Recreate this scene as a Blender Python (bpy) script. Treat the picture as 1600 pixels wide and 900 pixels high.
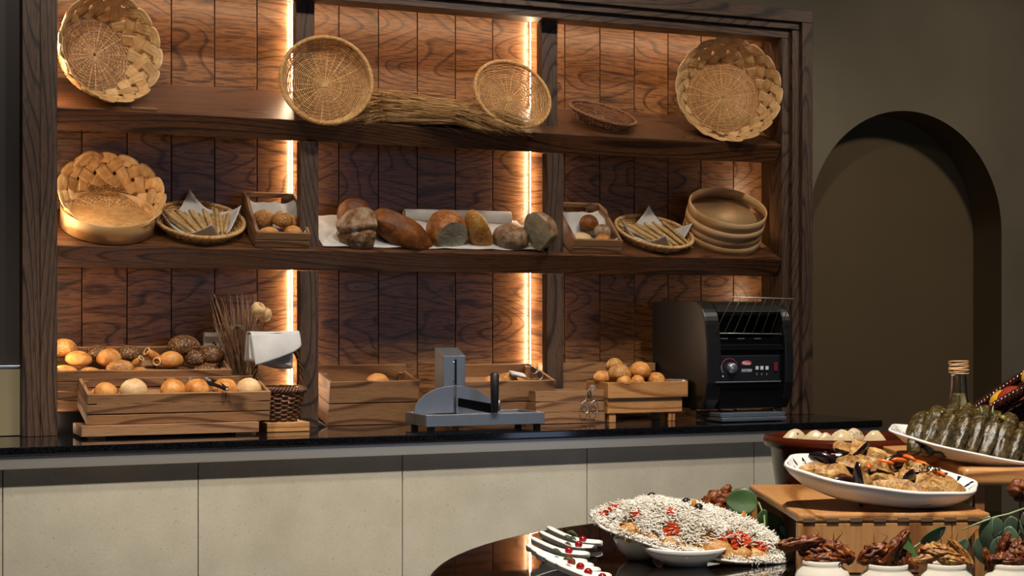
import bpy, bmesh, math, random
from mathutils import Vector, Matrix, Euler, noise

for _o in list(bpy.data.objects):
    bpy.data.objects.remove(_o, do_unlink=True)
sc = bpy.context.scene
COL = sc.collection
R = math.radians
F = 2430.0; TH = math.atan(1057 / 2430.0); CT = math.cos(TH); ST = math.sin(TH); ZE = 1.233
CTOP = 0.930          # counter top and table top height

# ---------------- camera ----------------
cd = bpy.data.cameras.new('camera'); cam = bpy.data.objects.new('camera', cd); COL.objects.link(cam)
cam.location = (0, 0, ZE); cam.rotation_euler = (R(90), 0, -TH)
cd.sensor_width = 36; cd.lens = F / 1600 * 36; cd.shift_y = 50 / 1600
cd.clip_start = .02
sc.camera = cam

# ---------------- world, exposure ----------------
w = bpy.data.worlds.new('world'); sc.world = w; w.use_nodes = True
w.node_tree.nodes['Background'].inputs[0].default_value = (.55, .62, .8, 1)
w.node_tree.nodes['Background'].inputs[1].default_value = .02
sc.view_settings.view_transform = 'Standard'; sc.view_settings.look = 'None'
sc.view_settings.gamma = 1; sc.view_settings.use_curve_mapping = False
sc.view_settings.exposure = 0.0

# ---------------- ceiling lamps (downlights, housings further down; outer row and wall spot added) ----------------
WARM = (1.0, .52, .22); KEY = (1.0, .91, .79); COOL = (.42, .62, 1.0)

def light(name, kind, loc, energy, color, target=None, **kw):
    l = bpy.data.lights.new(name, kind); l.energy = energy; l.color = color
    for k, v in kw.items(): setattr(l, k, v)
    o = bpy.data.objects.new(name, l); COL.objects.link(o); o.location = loc
    if target is not None:
        d = Vector(target) - Vector(loc)
        o.rotation_euler = d.to_track_quat('-Z', 'Y').to_euler()
    return o
SPOTS = [((.35, 3.1, 2.93), (.5, 4.15, 1.2), 42, 104, .7), ((1.3, 3.1, 2.93), (1.3, 4.15, 1.2), 38, 104, .7), ((2.3, 3.1, 2.93), (2.25, 4.15, 1.2), 44, 104, .7),
         ((.3, 2.8, 2.93), (.45, 3.8, .15), 180, 58, .9), ((1.2, 2.8, 2.93), (1.2, 3.8, .15), 170, 58, .9), ((2.1, 2.8, 2.93), (2.15, 3.8, .15), 170, 58, .9)]  # outer row: narrow spots added to brighten the tile front
for lc, tg, en, sz, bl in SPOTS:
    light('counter_downlight', 'SPOT', lc, en, KEY, tg, spot_size=R(sz), spot_blend=bl, shadow_soft_size=.05)
light('buffet_downlight', 'SPOT', (.75, 1.0, 2.93), 320, (1, .9, .78), (1.2, 1.9, .95), spot_size=R(48), spot_blend=.7, shadow_soft_size=.045)

light('wall_fill_spot', 'SPOT', (3.75, 2.9, 2.93), 80, (1, .88, .72), (3.7, 4.587, 1.2), spot_size=R(95), spot_blend=1, shadow_soft_size=.12)  # added fill lamp that lifts the dark right wall and niche

# ---------------- mesh toolkit ----------------
class MB:
    def __init__(s): s.v = []; s.f = []; s.sm = []; s.mi = []; s.cm = 0
    def add(s, vs, fs, smooth=False):
        b = len(s.v); s.v += [Vector(p) for p in vs]
        for q in fs: s.f.append([i + b for i in q]); s.sm.append(smooth); s.mi.append(s.cm)
        return s
    def box(s, x0, x1, y0, y1, z0, z1, M=None, bev=0):
        vs = [Vector((x, y, z)) for z in (z0, z1) for y in (y0, y1) for x in (x0, x1)]
        if M: vs = [M @ p for p in vs]
        return s.add(vs, [(0, 2, 3, 1), (4, 5, 7, 6), (0, 1, 5, 4), (2, 6, 7, 3), (0, 4, 6, 2), (1, 3, 7, 5)])
    def prism(s, pts, axis, a, b, M=None, smooth=False):
        n = len(pts)
        def mk(p, t):
            q = {'x': (t, p[0], p[1]), 'y': (p[0], t, p[1]), 'z': (p[0], p[1], t)}[axis]
            q = Vector(q); return M @ q if M else q
        vs = [mk(p, a) for p in pts] + [mk(p, b) for p in pts]
        s.add(vs, [tuple(range(n))[::-1], tuple(range(n, 2 * n))])
        b0 = len(s.v) - 2 * n
        for i in range(n):
            j = (i + 1) % n; s.f.append([b0 + i, b0 + j, b0 + n + j, b0 + n + i]); s.sm.append(smooth); s.mi.append(s.cm)
        return s
    def tube(s, path, r, n=6, closed=False, M=None, cap=True, flat=1.0, up=None):
        path = [Vector(p) for p in path]; m = len(path)
        rr = r if isinstance(r, (list, tuple)) else [r] * m
        vs = []; prev = None
        for i, p in enumerate(path):
            if closed: t = path[(i + 1) % m] - path[i - 1]
            else: t = path[min(i + 1, m - 1)] - path[max(i - 1, 0)]
            if t.length < 1e-9: t = Vector((0, 0, 1))
            t.normalize()
            ref = up(p) if up else (prev if prev is not None else (Vector((0, 0, 1)) if abs(t.z) < .9 else Vector((1, 0, 0))))
            a = ref - t * ref.dot(t)
            if a.length < 1e-6: a = Vector((1, 0, 0)) - t * t.x
            a.normalize(); b = t.cross(a); prev = a
            for k in range(n):
                an = 2 * math.pi * k / n
                q = p + (a * math.cos(an) * flat + b * math.sin(an)) * rr[i]
                vs.append(M @ q if M else q)
        fs = []
        for i in range(m if closed else m - 1):
            j = (i + 1) % m
            for k in range(n):
                l = (k + 1) % n; fs.append((i * n + k, i * n + l, j * n + l, j * n + k))
        if not closed and cap: fs += [tuple(range(n))[::-1], tuple(range((m - 1) * n, m * n))]
        return s.add(vs, fs, True)
    def lathe(s, prof, n=48, M=None, smooth=True, wob=None, sx=1, sy=1, cap=True):
        vs = []
        for (r, z) in prof:
            for k in range(n):
                a = 2 * math.pi * k / n; q = 1 + (wob(a, r, z) if wob else 0)
                p = Vector((r * q * math.cos(a) * sx, r * q * math.sin(a) * sy, z)); vs.append(M @ p if M else p)
        fs = []
        for i in range(len(prof) - 1):
            for k in range(n):
                l = (k + 1) % n; fs.append((i * n + k, i * n + l, (i + 1) * n + l, (i + 1) * n + k))
        if cap and prof[0][0] > 1e-5: fs.append(tuple(range(n))[::-1])
        if cap and prof[-1][0] > 1e-5: fs.append(tuple(range((len(prof) - 1) * n, len(prof) * n)))
        return s.add(vs, fs, smooth)
    def grid(s, fn, nu, nv, thick=0, smooth=True, M=None):
        vs = [];
        for j in range(nv + 1):
            for i in range(nu + 1):
                p = Vector(fn(i / nu, j / nv)); vs.append(M @ p if M else p)
        fs = [(j * (nu + 1) + i, j * (nu + 1) + i + 1, (j + 1) * (nu + 1) + i + 1, (j + 1) * (nu + 1) + i) for j in range(nv) for i in range(nu)]
        return s.add(vs, fs, smooth)
    def blob(s, fn, nu=28, nv=18, M=None):
        # fn(dir)->point ; closed uv sphere
        vs = []
        for j in range(nv + 1):
            th = math.pi * j / nv
            for i in range(nu):
                ph = 2 * math.pi * i / nu
                d = Vector((math.sin(th) * math.cos(ph), math.sin(th) * math.sin(ph), math.cos(th)))
                p = Vector(fn(d)); vs.append(M @ p if M else p)
        fs = []
        for j in range(nv):
            for i in range(nu):
                k = (i + 1) % nu
                if j == 0: fs.append((i, (j + 1) * nu + i, (j + 1) * nu + k))
                elif j == nv - 1: fs.append((j * nu + i, (j + 1) * nu + i, j * nu + k))
                else: fs.append((j * nu + i, (j + 1) * nu + i, (j + 1) * nu + k, j * nu + k))
        return s.add(vs, fs, True)
    def build(s, name, mat, parent=None, world=False, bevel=0, weld=False, solid=0, sub=0, seg=2):
        vs = s.v
        if parent is not None and world:
            inv = wm(parent).inverted(); vs = [inv @ v for v in vs]
        me = bpy.data.meshes.new(name); me.from_pydata([tuple(v) for v in vs], [], s.f)
        me.polygons.foreach_set('use_smooth', s.sm)
        for m in (mat if isinstance(mat, (list, tuple)) else [mat]): me.materials.append(m)
        if max(s.mi, default=0): me.polygons.foreach_set('material_index', s.mi)
        bm = bmesh.new(); bm.from_mesh(me)
        if weld: bmesh.ops.remove_doubles(bm, verts=bm.verts, dist=1e-5)
        bmesh.ops.recalc_face_normals(bm, faces=bm.faces); bm.to_mesh(me); bm.free()
        o = bpy.data.objects.new(name, me); COL.objects.link(o)
        if parent is not None: o.parent = parent
        if solid:
            md = o.modifiers.new('solid', 'SOLIDIFY'); md.thickness = solid; md.offset = 0
        if bevel:
            md = o.modifiers.new('bevel', 'BEVEL'); md.width = bevel; md.segments = seg; md.limit_method = 'ANGLE'; md.angle_limit = R(40)
        if sub:
            md = o.modifiers.new('sub', 'SUBSURF'); md.levels = sub; md.render_levels = sub
        return o

def wm(o):
    m = Matrix.LocRotScale(o.location, o.rotation_euler, o.scale)
    return wm(o.parent) @ m if o.parent else m
def tag(o, label, cat, group=None, kind=None):
    o['label'] = label; o['category'] = cat
    if group: o['group'] = group
    if kind: o['kind'] = kind
    return o
def thing(name, label, cat, loc=(0, 0, 0), rot=(0, 0, 0), group=None):
    o = bpy.data.objects.new(name, None); COL.objects.link(o); o.empty_display_size = .02
    o.location = loc; o.rotation_euler = rot
    return tag(o, label, cat, group)
def thing_m(name, label, cat, M, group=None):
    l, r, s_ = M.decompose()
    return thing(name, label, cat, l, r.to_euler(), group)
def struct(o): o['kind'] = 'structure'; return o
def dup(root, M, label=None, group=None, scale=1):
    r = root.copy(); COL.objects.link(r)
    l, q, s_ = M.decompose(); r.location = l; r.rotation_euler = q.to_euler()
    r.scale = (scale,) * 3 if not isinstance(scale, (tuple, list)) else scale
    if label: r['label'] = label
    if group: r['group'] = group
    for ch in list(root.children):
        c = ch.copy(); COL.objects.link(c); c.parent = r
        for g in ch.children:
            d = g.copy(); COL.objects.link(d); d.parent = c
    return r
def P(px, py, Y):
    u = (px - 800) / F; D = Y / (CT - u * ST)
    return Vector((D * (ST + u * CT), Y, ZE + (500 - py) * D / F))
def PD(px, py, D):
    u = (px - 800) / F
    return Vector((D * (ST + u * CT), D * (CT - u * ST), ZE + (500 - py) * D / F))
def PZ(px, py, z): return PD(px, py, (z - ZE) * F / (500 - py))
def depth(p): return p[0] * ST + p[1] * CT
def axis_m(c, n, roll=0):
    n = Vector(n).normalized(); q = n.to_track_quat('Z', 'Y')
    return Matrix.Translation(c) @ q.to_matrix().to_4x4() @ Matrix.Rotation(roll, 4, 'Z')
def facing(px, a, b):
    u = (px - 800) / F; e = Vector((ST + u * CT, CT - u * ST, 0)).normalized()
    r = Vector((e.y, -e.x, 0)); return r * a + Vector((0, 0, b)) - e * math.sqrt(max(0, 1 - a * a - b * b))

# ---------------- materials ----------------
def lin(c):
    if isinstance(c, str): c = tuple(int(c[i:i + 2], 16) / 255 for i in (0, 2, 4))
    return tuple((x / 12.92 if x <= .04045 else ((x + .055) / 1.055) ** 2.4) for x in c) + (1,)
class NT:
    def __init__(s, name):
        s.m = bpy.data.materials.new(name); s.m.use_nodes = True; s.t = s.m.node_tree
        s.b = s.t.nodes['Principled BSDF']
    def n(s, t, **kw):
        x = s.t.nodes.new(t)
        for k, v in kw.items(): setattr(x, k, v)
        return x
    def l(s, a, b): s.t.links.new(a, b)
    def coord(s, scale=(1, 1, 1), island=False, which='Object', loc=(0, 0, 0)):
        tc = s.n('ShaderNodeTexCoord'); mp = s.n('ShaderNodeMapping')
        mp.inputs['Scale'].default_value = scale; mp.inputs['Location'].default_value = loc
        src = tc.outputs[which]
        if island:
            g = s.n('ShaderNodeNewGeometry'); m = s.n('ShaderNodeVectorMath', operation='SCALE')
            cb = s.n('ShaderNodeCombineXYZ'); 
            for i, k in enumerate((7.3, 3.1, 5.7)):
                mm = s.n('ShaderNodeMath', operation='MULTIPLY'); s.l(g.outputs['Random Per Island'], mm.inputs[0]); mm.inputs[1].default_value = k
                s.l(mm.outputs[0], cb.inputs[i])
            ad = s.n('ShaderNodeVectorMath', operation='ADD'); s.l(src, ad.inputs[0]); s.l(cb.outputs[0], ad.inputs[1]); src = ad.outputs[0]
        s.l(src, mp.inputs['Vector']); return mp.outputs[0]
    def noise(s, vec, scale, detail=3, rough=.5, dist=0):
        x = s.n('ShaderNodeTexNoise'); x.inputs['Scale'].default_value = scale; x.inputs['Detail'].default_value = detail
        x.inputs['Roughness'].default_value = rough; x.inputs['Distortion'].default_value = dist
        s.l(vec, x.inputs['Vector']); return x.outputs['Fac']
    def math(s, op, a, b=None, c=None):
        x = s.n('ShaderNodeMath', operation=op)
        for i, v in enumerate((a, b, c)):
            if v is None: continue
            if isinstance(v, (int, float)): x.inputs[i].default_value = v
            else: s.l(v, x.inputs[i])
        return x.outputs[0]
    def ramp(s, fac, stops):
        x = s.n('ShaderNodeValToRGB'); e = x.color_ramp.elements
        while len(e) < len(stops): e.new(.5)
        for el, (p, c) in zip(e, stops):
            el.position = p; el.color = lin(c) if not isinstance(c, (int, float)) else (c, c, c, 1)
        s.l(fac, x.inputs[0]); return x.outputs[0]
    def mix(s, fac, a, b, mode='MIX'):
        x = s.n('ShaderNodeMix', data_type='RGBA', blend_type=mode)
        for i, v in ((0, fac), (6, a), (7, b)):
            if isinstance(v, (int, float)): x.inputs[i].default_value = v
            elif isinstance(v, (str, tuple)): x.inputs[i].default_value = lin(v)
            else: s.l(v, x.inputs[i])
        return x.outputs[2]
    def bump(s, h, strength=.3, dist=.002):
        x = s.n('ShaderNodeBump'); x.inputs['Strength'].default_value = strength; x.inputs['Distance'].default_value = dist
        s.l(h, x.inputs['Height']); s.l(x.outputs[0], s.b.inputs['Normal'])
    def set(s, color=None, rough=.5, metal=0, spec=.5, coat=0, **kw):
        if color is not None:
            if isinstance(color, (str, tuple)): s.b.inputs['Base Color'].default_value = lin(color)
            else: s.l(color, s.b.inputs['Base Color'])
        if isinstance(rough, (int, float)): s.b.inputs['Roughness'].default_value = rough
        else: s.l(rough, s.b.inputs['Roughness'])
        s.b.inputs['Metallic'].default_value = metal; s.b.inputs['Specular IOR Level'].default_value = spec
        s.b.inputs['Coat Weight'].default_value = coat
        for k, v in kw.items(): s.b.inputs[k.replace('_', ' ')].default_value = v
        return s.m

def plain(name, color, rough=.5, metal=0, var=.08, scale=30, bump=0, **kw):
    n = NT(name); v = n.coord(); f = n.noise(v, scale, 3)
    c = lin(color); dk = tuple(x * (1 - var * 2) for x in c[:3])
    x = n.n('ShaderNodeMix', data_type='RGBA'); n.l(f, x.inputs[0]); x.inputs[6].default_value = dk + (1,)
    x.inputs[7].default_value = tuple(min(1, q * (1 + var)) for q in c[:3]) + (1,)
    if bump: n.bump(f, bump, .001)
    return n.set(x.outputs[2], rough, metal, **kw)
def wood(name, axis, dark, mid, light_, rough=.4, rings=34, base=2.2, stretch=.16, fib=.5, island=True, coat=0, knots=False, bump=.25, spec=.5, amt=1.0):
    n = NT(name); i = 'xyz'.index(axis)
    sc1 = [base] * 3; sc1[i] = base * stretch
    sc2 = [260.] * 3; sc2[i] = 22.
    sc3 = [60.] * 3; sc3[i] = 2.2
    v1 = n.coord(sc1, island)
    n1 = n.noise(v1, 1.6, 1.3, .4, .12)
    w_ = n.math('FRACT', n.math('MULTIPLY', n1, rings))
    ring = n.ramp(w_, [(0, .0), (.07, .05), (.22, .85), (.9, 1.0), (1, .0)])
    n2 = n.noise(n.coord(sc2, island), 1, 3, .6); n3 = n.noise(n.coord(sc3, island), 1, 3, .55)
    f = n.math('ADD', n.math('MULTIPLY', ring, .55 * amt), n.math('MULTIPLY', n3, .45 + (1 - amt) * .5))
    col = n.ramp(f, [(.12, dark), (.48, mid), (.85, light_)])
    pore = n.ramp(n2, [(.36, 1 - fib), (.52, 1.0)])
    col = n.mix(1, col, pore, 'MULTIPLY')
    g = n.n('ShaderNodeNewGeometry'); tone = n.math('MULTIPLY_ADD', g.outputs['Random Per Island'], .3, .85)
    col = n.mix(1, col, tone, 'MULTIPLY')
    if knots:
        sk = [6.] * 3; sk[i] = 3.0
        vo = n.n('ShaderNodeTexVoronoi'); n.l(n.coord(sk, island), vo.inputs['Vector']); vo.inputs['Scale'].default_value = 1.2
        kf = n.ramp(vo.outputs['Distance'], [(.05, .0), (.13, 1.0)])
        col = n.mix(kf, dark, col)
    n.bump(n.math('ADD', n.math('MULTIPLY', ring, .5), n2), bump, .0008)
    return n.set(col, rough, 0, spec, coat, Coat_Roughness=.3)
M_ = {}
for ax in 'xyz':
    M_['oak_' + ax] = wood('dark stained oak ' + ax, ax, '1e1009', '4e2e1a', '6c4529', .36, rings=26, base=4.5, stretch=.08)
    M_['pine_' + ax] = wood('crate wood ' + ax, ax, '4a301c', '835a3a', 'a07650', .55, rings=13, base=3.2, fib=.25, knots=True, bump=.15)
    M_['board_' + ax] = wood('oiled board wood ' + ax, ax, '7a4a24', 'aa743f', 'c6915a', .38, rings=12, base=3, fib=.2, bump=.08)
M_['panel'] = wood('oak wall boards', 'x', '28170c', '785030', '986b44', .34, rings=20, base=3.6, stretch=.3, fib=.62, bump=.4, amt=.72)
M_['oakframe_z'] = wood('weathered oak frame z', 'z', '140c07', '422d1e', '5c4330', .5, rings=34, base=3, fib=.55)
M_['oakframe_x'] = wood('weathered oak frame x', 'x', '140c07', '422d1e', '5c4330', .5, rings=30, base=3, fib=.55)
def strawmat(name, dark, mid, light_, rough=.45, stripes=0):
    n = NT(name); v = n.coord(island=True); a = n.noise(v, 60, 3); b = n.noise(n.coord((1, 1, 1), True), 9, 2)
    f = n.math('ADD', n.math('MULTIPLY', a, .5), n.math('MULTIPLY', b, .5))
    col = n.ramp(f, [(.28, dark), (.5, mid), (.72, light_)])
    g = n.n('ShaderNodeNewGeometry'); tone = n.math('MULTIPLY_ADD', g.outputs['Random Per Island'], .35, .8)
    col = n.mix(1, col, tone, 'MULTIPLY'); n.bump(n.noise(v, 160, 2), .3, .0008)
    return n.set(col, rough)
M_['cane'] = strawmat('pale wicker cane', '946840', 'cca070', 'e6c498')
M_['cane_gold'] = strawmat('golden wicker cane', '9a6a38', 'cc9c60', 'e4bd86')
M_['cane_brown'] = strawmat('brown wicker cane', '4a2c18', '74492a', '966540')
M_['cane_dark'] = strawmat('dark willow cane', '2e1a0e', '5c3820', '805432')
M_['ribbon'] = strawmat('broad palm ribbon', 'a87a48', 'd0a670', 'e8c898', .4)
M_['bamboo'] = wood('bent bamboo veneer', 'x', 'a87a48', 'c89c68', 'dcb584', .45, rings=5, base=3, fib=.08, bump=.05, island=False)
M_['straw'] = strawmat('dry straw', '7a5630', 'b08752', 'd2ac74', .6)
M_['twig'] = strawmat('dry twigs', '3a281a', '6a4a30', '96704a', .7)
def breadmat(name, dark, mid, light_, flour=0, seeds=0, rough=.5, sc=1):
    n = NT(name); v = n.coord(island=False)
    oi = n.n('ShaderNodeObjectInfo'); ad = n.n('ShaderNodeVectorMath', operation='ADD')
    cb = n.n('ShaderNodeCombineXYZ'); 
    for k in range(3): n.l(oi.outputs['Random'], cb.inputs[k])
    n.l(v, ad.inputs[0]); n.l(cb.outputs[0], ad.inputs[1]); v = ad.outputs[0]
    a = n.noise(v, 22 * sc, 4, .6); b = n.noise(v, 90 * sc, 4, .6)
    f = n.math('ADD', n.math('MULTIPLY', a, .65), n.math('MULTIPLY', b, .35))
    col = n.ramp(f, [(.32, dark), (.48, mid), (.66, light_)])
    if flour:
        fl = n.ramp(n.noise(v, 30, 5, .7), [(.5 - flour * .2, 0.0), (.62, flour)])
        col = n.mix(fl, col, 'c8b49a')
    h = b
    if seeds:
        vo = n.n('ShaderNodeTexVoronoi'); n.l(v, vo.inputs['Vector']); vo.inputs['Scale'].default_value = 170
        sf = n.ramp(vo.outputs['Distance'], [(.25, seeds), (.42, 0.0)])
        col = n.mix(sf, col, 'cfa468'); h = n.math('SUBTRACT', b, vo.outputs['Distance'])
    n.bump(h, .5, .002)
    return n.set(col, rough, 0, .35)
M_['roll'] = breadmat('golden roll crust', '8a4c1c', 'bb7a38', 'd8a05c')
M_['roll_floury'] = breadmat('floury pale roll crust', 'a07040', 'c89c62', 'e0c08c', .5)
M_['roll_seed'] = breadmat('seeded roll crust', '6a3c1a', '9a6632', 'bb8648', 0, .7)
M_['roll_dark'] = breadmat('dark seeded roll crust', '2c180c', '52331c', '744c2c', 0, .45)
M_['loaf_rustic'] = breadmat('rustic floury crust', '2c180c', '68421f', '93683c', .5, 0, .5, 1.6)
M_['loaf_brown'] = breadmat('deep brown crust', '3a1c0a', '683814', '93581f', .0)
M_['loaf_gold'] = breadmat('scored golden crust', '5a2a0e', '98541f', 'd09a5c', .15, 0, .45, 1.5)
M_['loaf_seedy'] = breadmat('corn seeded crust', '744014', 'a86c2c', 'c8944c', 0, .6)
M_['crumb'] = breadmat('grey rye crumb', '787058', '9a927a', 'b0a890', 0)
M_['stick'] = breadmat('breadstick crust', '8a6838', 'b4905a', 'd0b07c', .15)
def fabric(name, c1, c2, rough=.85):
    n = NT(name); v = n.coord(); w1 = n.n('ShaderNodeTexWave'); w1.inputs['Scale'].default_value = 380
    n.l(v, w1.inputs['Vector']); f = n.noise(v, 14, 3)
    n.bump(w1.outputs['Fac'], .15, .0006)
    return n.set(n.ramp(f, [(.3, c1), (.7, c2)]), rough, 0, .2, Sheen_Weight=.2)
M_['linen'] = fabric('white linen', 'b9b4ae', 'd8d4cf')
M_['napkin'] = fabric('pale grey napkin', 'b4b2b2', 'd2cfcc')
# ================= room =================
XR = 2.90
m = NT('grey brown wall plaster'); v = m.coord(); f = m.noise(v, 3, 4); f2 = m.noise(v, 60, 3)
m.bump(f2, .12, .001); M_['plaster'] = m.set(m.ramp(f, [(.3, '68604f'), (.7, '756c5a')]), .85, 0, .2)
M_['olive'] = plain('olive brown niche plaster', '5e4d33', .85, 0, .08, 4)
# main wall with the arched niche cut out of it
nx0, nx1, nzs, nr = 3.129, 3.985, 1.561, .428; ncx = (nx0 + nx1) / 2
b = MB(); Yw = 4.587
b.add([(0.2, Yw, 0), (nx0, Yw, 0), (nx0, Yw, nzs), (nx0, Yw, 3), (0.2, Yw, 3), (0.2, Yw, nzs)], [(0, 1, 2, 3, 4, 5)])
b.add([(nx1, Yw, 0), (6, Yw, 0), (6, Yw, 3), (nx1, Yw, 3), (nx1, Yw, nzs)], [(0, 1, 2, 3, 4)])
NA = 48
arc = [(ncx - nr * math.cos(math.pi * k / NA), nzs + nr * math.sin(math.pi * k / NA)) for k in range(NA + 1)]
for k in range(NA):
    (xa, za), (xb, zb) = arc[k], arc[k + 1]
    b.add([(xa, Yw, za), (xb, Yw, zb), (xb, Yw, 3), (xa, Yw, 3)], [(0, 1, 2, 3)])
b.add([(nx0, Yw, 0), (nx1, Yw, 0), (nx1, Yw, .35), (nx0, Yw, .35)], [(0, 1, 2, 3)])
struct(b.build('wall_front', M_['plaster'], weld=True))
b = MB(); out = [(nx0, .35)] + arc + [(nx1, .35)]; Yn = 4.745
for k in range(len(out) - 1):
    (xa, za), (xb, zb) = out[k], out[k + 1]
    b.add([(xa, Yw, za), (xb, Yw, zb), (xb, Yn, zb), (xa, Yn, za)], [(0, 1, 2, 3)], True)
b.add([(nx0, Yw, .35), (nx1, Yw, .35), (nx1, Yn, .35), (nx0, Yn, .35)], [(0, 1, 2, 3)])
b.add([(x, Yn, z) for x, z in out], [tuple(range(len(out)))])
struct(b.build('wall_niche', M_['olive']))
# left part of the same wall: pale splashback, dark panelling above a thin steel ledge
M_['splash'] = plain('beige splashback', '8c8062', .35, 0, .06, 8)
M_['darkwall'] = plain('dark brown wall panel', '2a2018', .6, 0, .1, 6)
b = MB(); b.box(-3, .2, 4.587, 4.66, 0, 1.111); struct(b.build('wall_left_splashback', M_['splash']))
b = MB(); b.box(-3, .2, 4.587, 4.66, 1.111, 3); struct(b.build('wall_left_panelling', M_['darkwall']))
b = MB(); b.box(.2, .442, 4.25, 4.582, .932, 1.111); b.cm = 1; b.box(.2 + .16, .442, 4.24, 4.25, .932, 1.111)
struct(b.build('wall_left_return', [M_['splash'], M_['splash']]))
b = MB(); b.box(.2, .442, 4.25, 4.582, 1.1115, 3); struct(b.build('wall_left_pier', M_['darkwall']))
M_['steel'] = plain('brushed steel', 'c4c6ca', .32, 1, .06, 120)
b = MB(); b.box(-3, .442, 4.238, 4.249, 1.107, 1.1145); struct(b.build('trim_1', M_['steel'], bevel=.001))
M_['floor'] = plain('dark stone floor', '6b6258', .35, 0, .12, 6)
M_['ceil'] = plain('dark ceiling', '4a4238', .9, 0, .05, 2)
b = MB(); b.box(-3, 6, -3.2, 4.9, -.1, 0); struct(b.build('floor', M_['floor']))
b = MB(); b.box(-3, 6, -3.2, 4.9, 3, 3.1); struct(b.build('ceiling', M_['ceil']))
b = MB(); b.box(-3.1, -3, -3.2, 4.9, 0, 3); struct(b.build('wall_left', M_['darkwall']))
b = MB(); b.box(6, 6.1, -3.2, 4.9, 0, 3); struct(b.build('wall_right', M_['plaster']))
# rear wall with the glazed openings that let the cool daylight in
WIN = [(1.4, 2.7), (3.0, 4.3)]; WZ0, WZ1 = .95, 2.2; Yb = -3.1
DOOR = (4.62, 5.25)
b = MB(); xs = [-3]
for a_, c_ in WIN: xs += [a_, c_]
xs += [DOOR[0], DOOR[1], 6]
for k in range(0, len(xs), 2): b.box(xs[k], xs[k + 1], Yb - .1, Yb, 0, 3)
for a_, c_ in WIN: b.box(a_, c_, Yb - .1, Yb, 0, WZ0); b.box(a_, c_, Yb - .1, Yb, WZ1, 3)
b.box(*DOOR, Yb - .1, Yb, 2.1, 3)
struct(b.build('wall_back', M_['darkwall']))
def emis(name, col, s):
    n = NT(name); n.set('000000', .5); n.b.inputs['Emission Color'].default_value = (*col, 1); n.b.inputs['Emission Strength'].default_value = s
    return n.m
M_['day'] = emis('daylight pane', (.52, .68, 1.0), 1.9)
M_['blackmetal'] = plain('black metal', '16161a', .4, .6, .1)
for k, (a_, c_) in enumerate(WIN):
    b = MB(); b.box(a_ + .03, c_ - .03, Yb - .07, Yb - .06, WZ0 + .03, WZ1 - .03); struct(b.build('window_%d' % (k + 1), M_['day']))
    b = MB()
    for x in (a_, (a_ + c_) / 2 - .015, c_ - .03): b.box(x, x + .03, Yb - .05, Yb + .01, WZ0, WZ1)
    for z in (WZ0, WZ1 - .03): b.box(a_, c_, Yb - .05, Yb + .01, z, z + .03)
    struct(b.build('trim_%d' % (k + 2), M_['blackmetal']))

b = MB(); b.box(DOOR[0] + .05, DOOR[1] - .05, Yb - .07, Yb - .06, .1, 2.05); struct(b.build('door_1', M_['day']))
b = MB(); b.box(DOOR[0], DOOR[0] + .05, Yb - .08, Yb + .01, 0, 2.1); b.box(DOOR[1] - .05, DOOR[1], Yb - .08, Yb + .01, 0, 2.1); b.box(*DOOR, Yb - .08, Yb + .01, 0, .1); b.box(*DOOR, Yb - .08, Yb + .01, 2.05, 2.1)
struct(b.build('trim_6', M_['blackmetal']))
# lamp housings for the downlights, the added ones included
M_['bulb'] = emis('lamp lens', (1, .86, .66), 6)
for k, lc in enumerate([q[0] for q in SPOTS] + [(.75, 1.0, 2.93), (3.75, 2.9, 2.93)]):
    t = thing('ceiling_downlight', ['round ceiling downlight nearest the left end of the shelving', 'round ceiling downlight nearest the middle of the shelving', 'round ceiling downlight nearest the right end of the shelving', 'round ceiling downlight in the added outer row at the left end of the counter', 'round ceiling downlight in the added outer row at the middle of the counter', 'round ceiling downlight in the added outer row at the right end of the counter', 'round ceiling downlight above the round buffet table', 'added round ceiling fill light in front of the arched niche'][k], 'lamp', (lc[0], lc[1], 2.955))
    MB().lathe([(.075, .044), (.075, .0), (.05, .0), (.045, .03)], 32).build('housing', M_['blackmetal'], t)
    MB().lathe([(.001, .025), (.046, .022)], 24, cap=False).build('lens', M_['bulb'], t)

# ================= counter =================
YC = 3.86
n = NT('black polished granite'); v = n.coord(); fl = n.noise(v, 260, 2)
M_['granite'] = n.set(n.ramp(fl, [(.4, '060608'), (.75, '1a1b20')]), .06, 0, .6)
n = NT('beige stone tile'); v = n.coord(); a = n.noise(v, 5, 5, .6); c = n.noise(v, 170, 3, .7)
vo = n.n('ShaderNodeTexVoronoi'); n.l(v, vo.inputs['Vector']); vo.inputs['Scale'].default_value = 55
f = n.math('ADD', n.math('MULTIPLY', a, .7), n.math('MULTIPLY', c, .3))
col = n.ramp(f, [(.3, 'b0a896'), (.55, 'c1baa8'), (.75, 'cdc6b5')])
col = n.mix(n.ramp(n.noise(v, 120, 2), [(.66, 0.0), (.74, .5)]), col, '8c806a')
n.bump(c, .04, .0005); M_['tile'] = n.set(col, .22, 0, .45)
ct = thing('serving_counter', 'long bakery counter with beige stone tile front, steel strip and polished black top', 'counter', (1.2, 4.2, 0))
b = MB(); b.box(.2 - 3.2, XR, YC, 4.585, CTOP - .02, CTOP); b.build('countertop', M_['granite'], ct, True, bevel=.003)
n = NT('brushed steel strip'); v = n.coord((1, 1, 260)); f = n.noise(v, 1.2, 2)
n.bump(f, .06, .001); M_['strip'] = n.set('b4ada2', .3, .6)
b = MB(); b.box(-3, XR - .004, YC + .006, YC + .03, CTOP - .053, CTOP - .0205); b.build('steel_strip', M_['strip'], ct, True, bevel=.0015)
xs = [-.72, -.177, .366, .834, 1.376, 1.920, 2.464, XR - .02]
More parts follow.
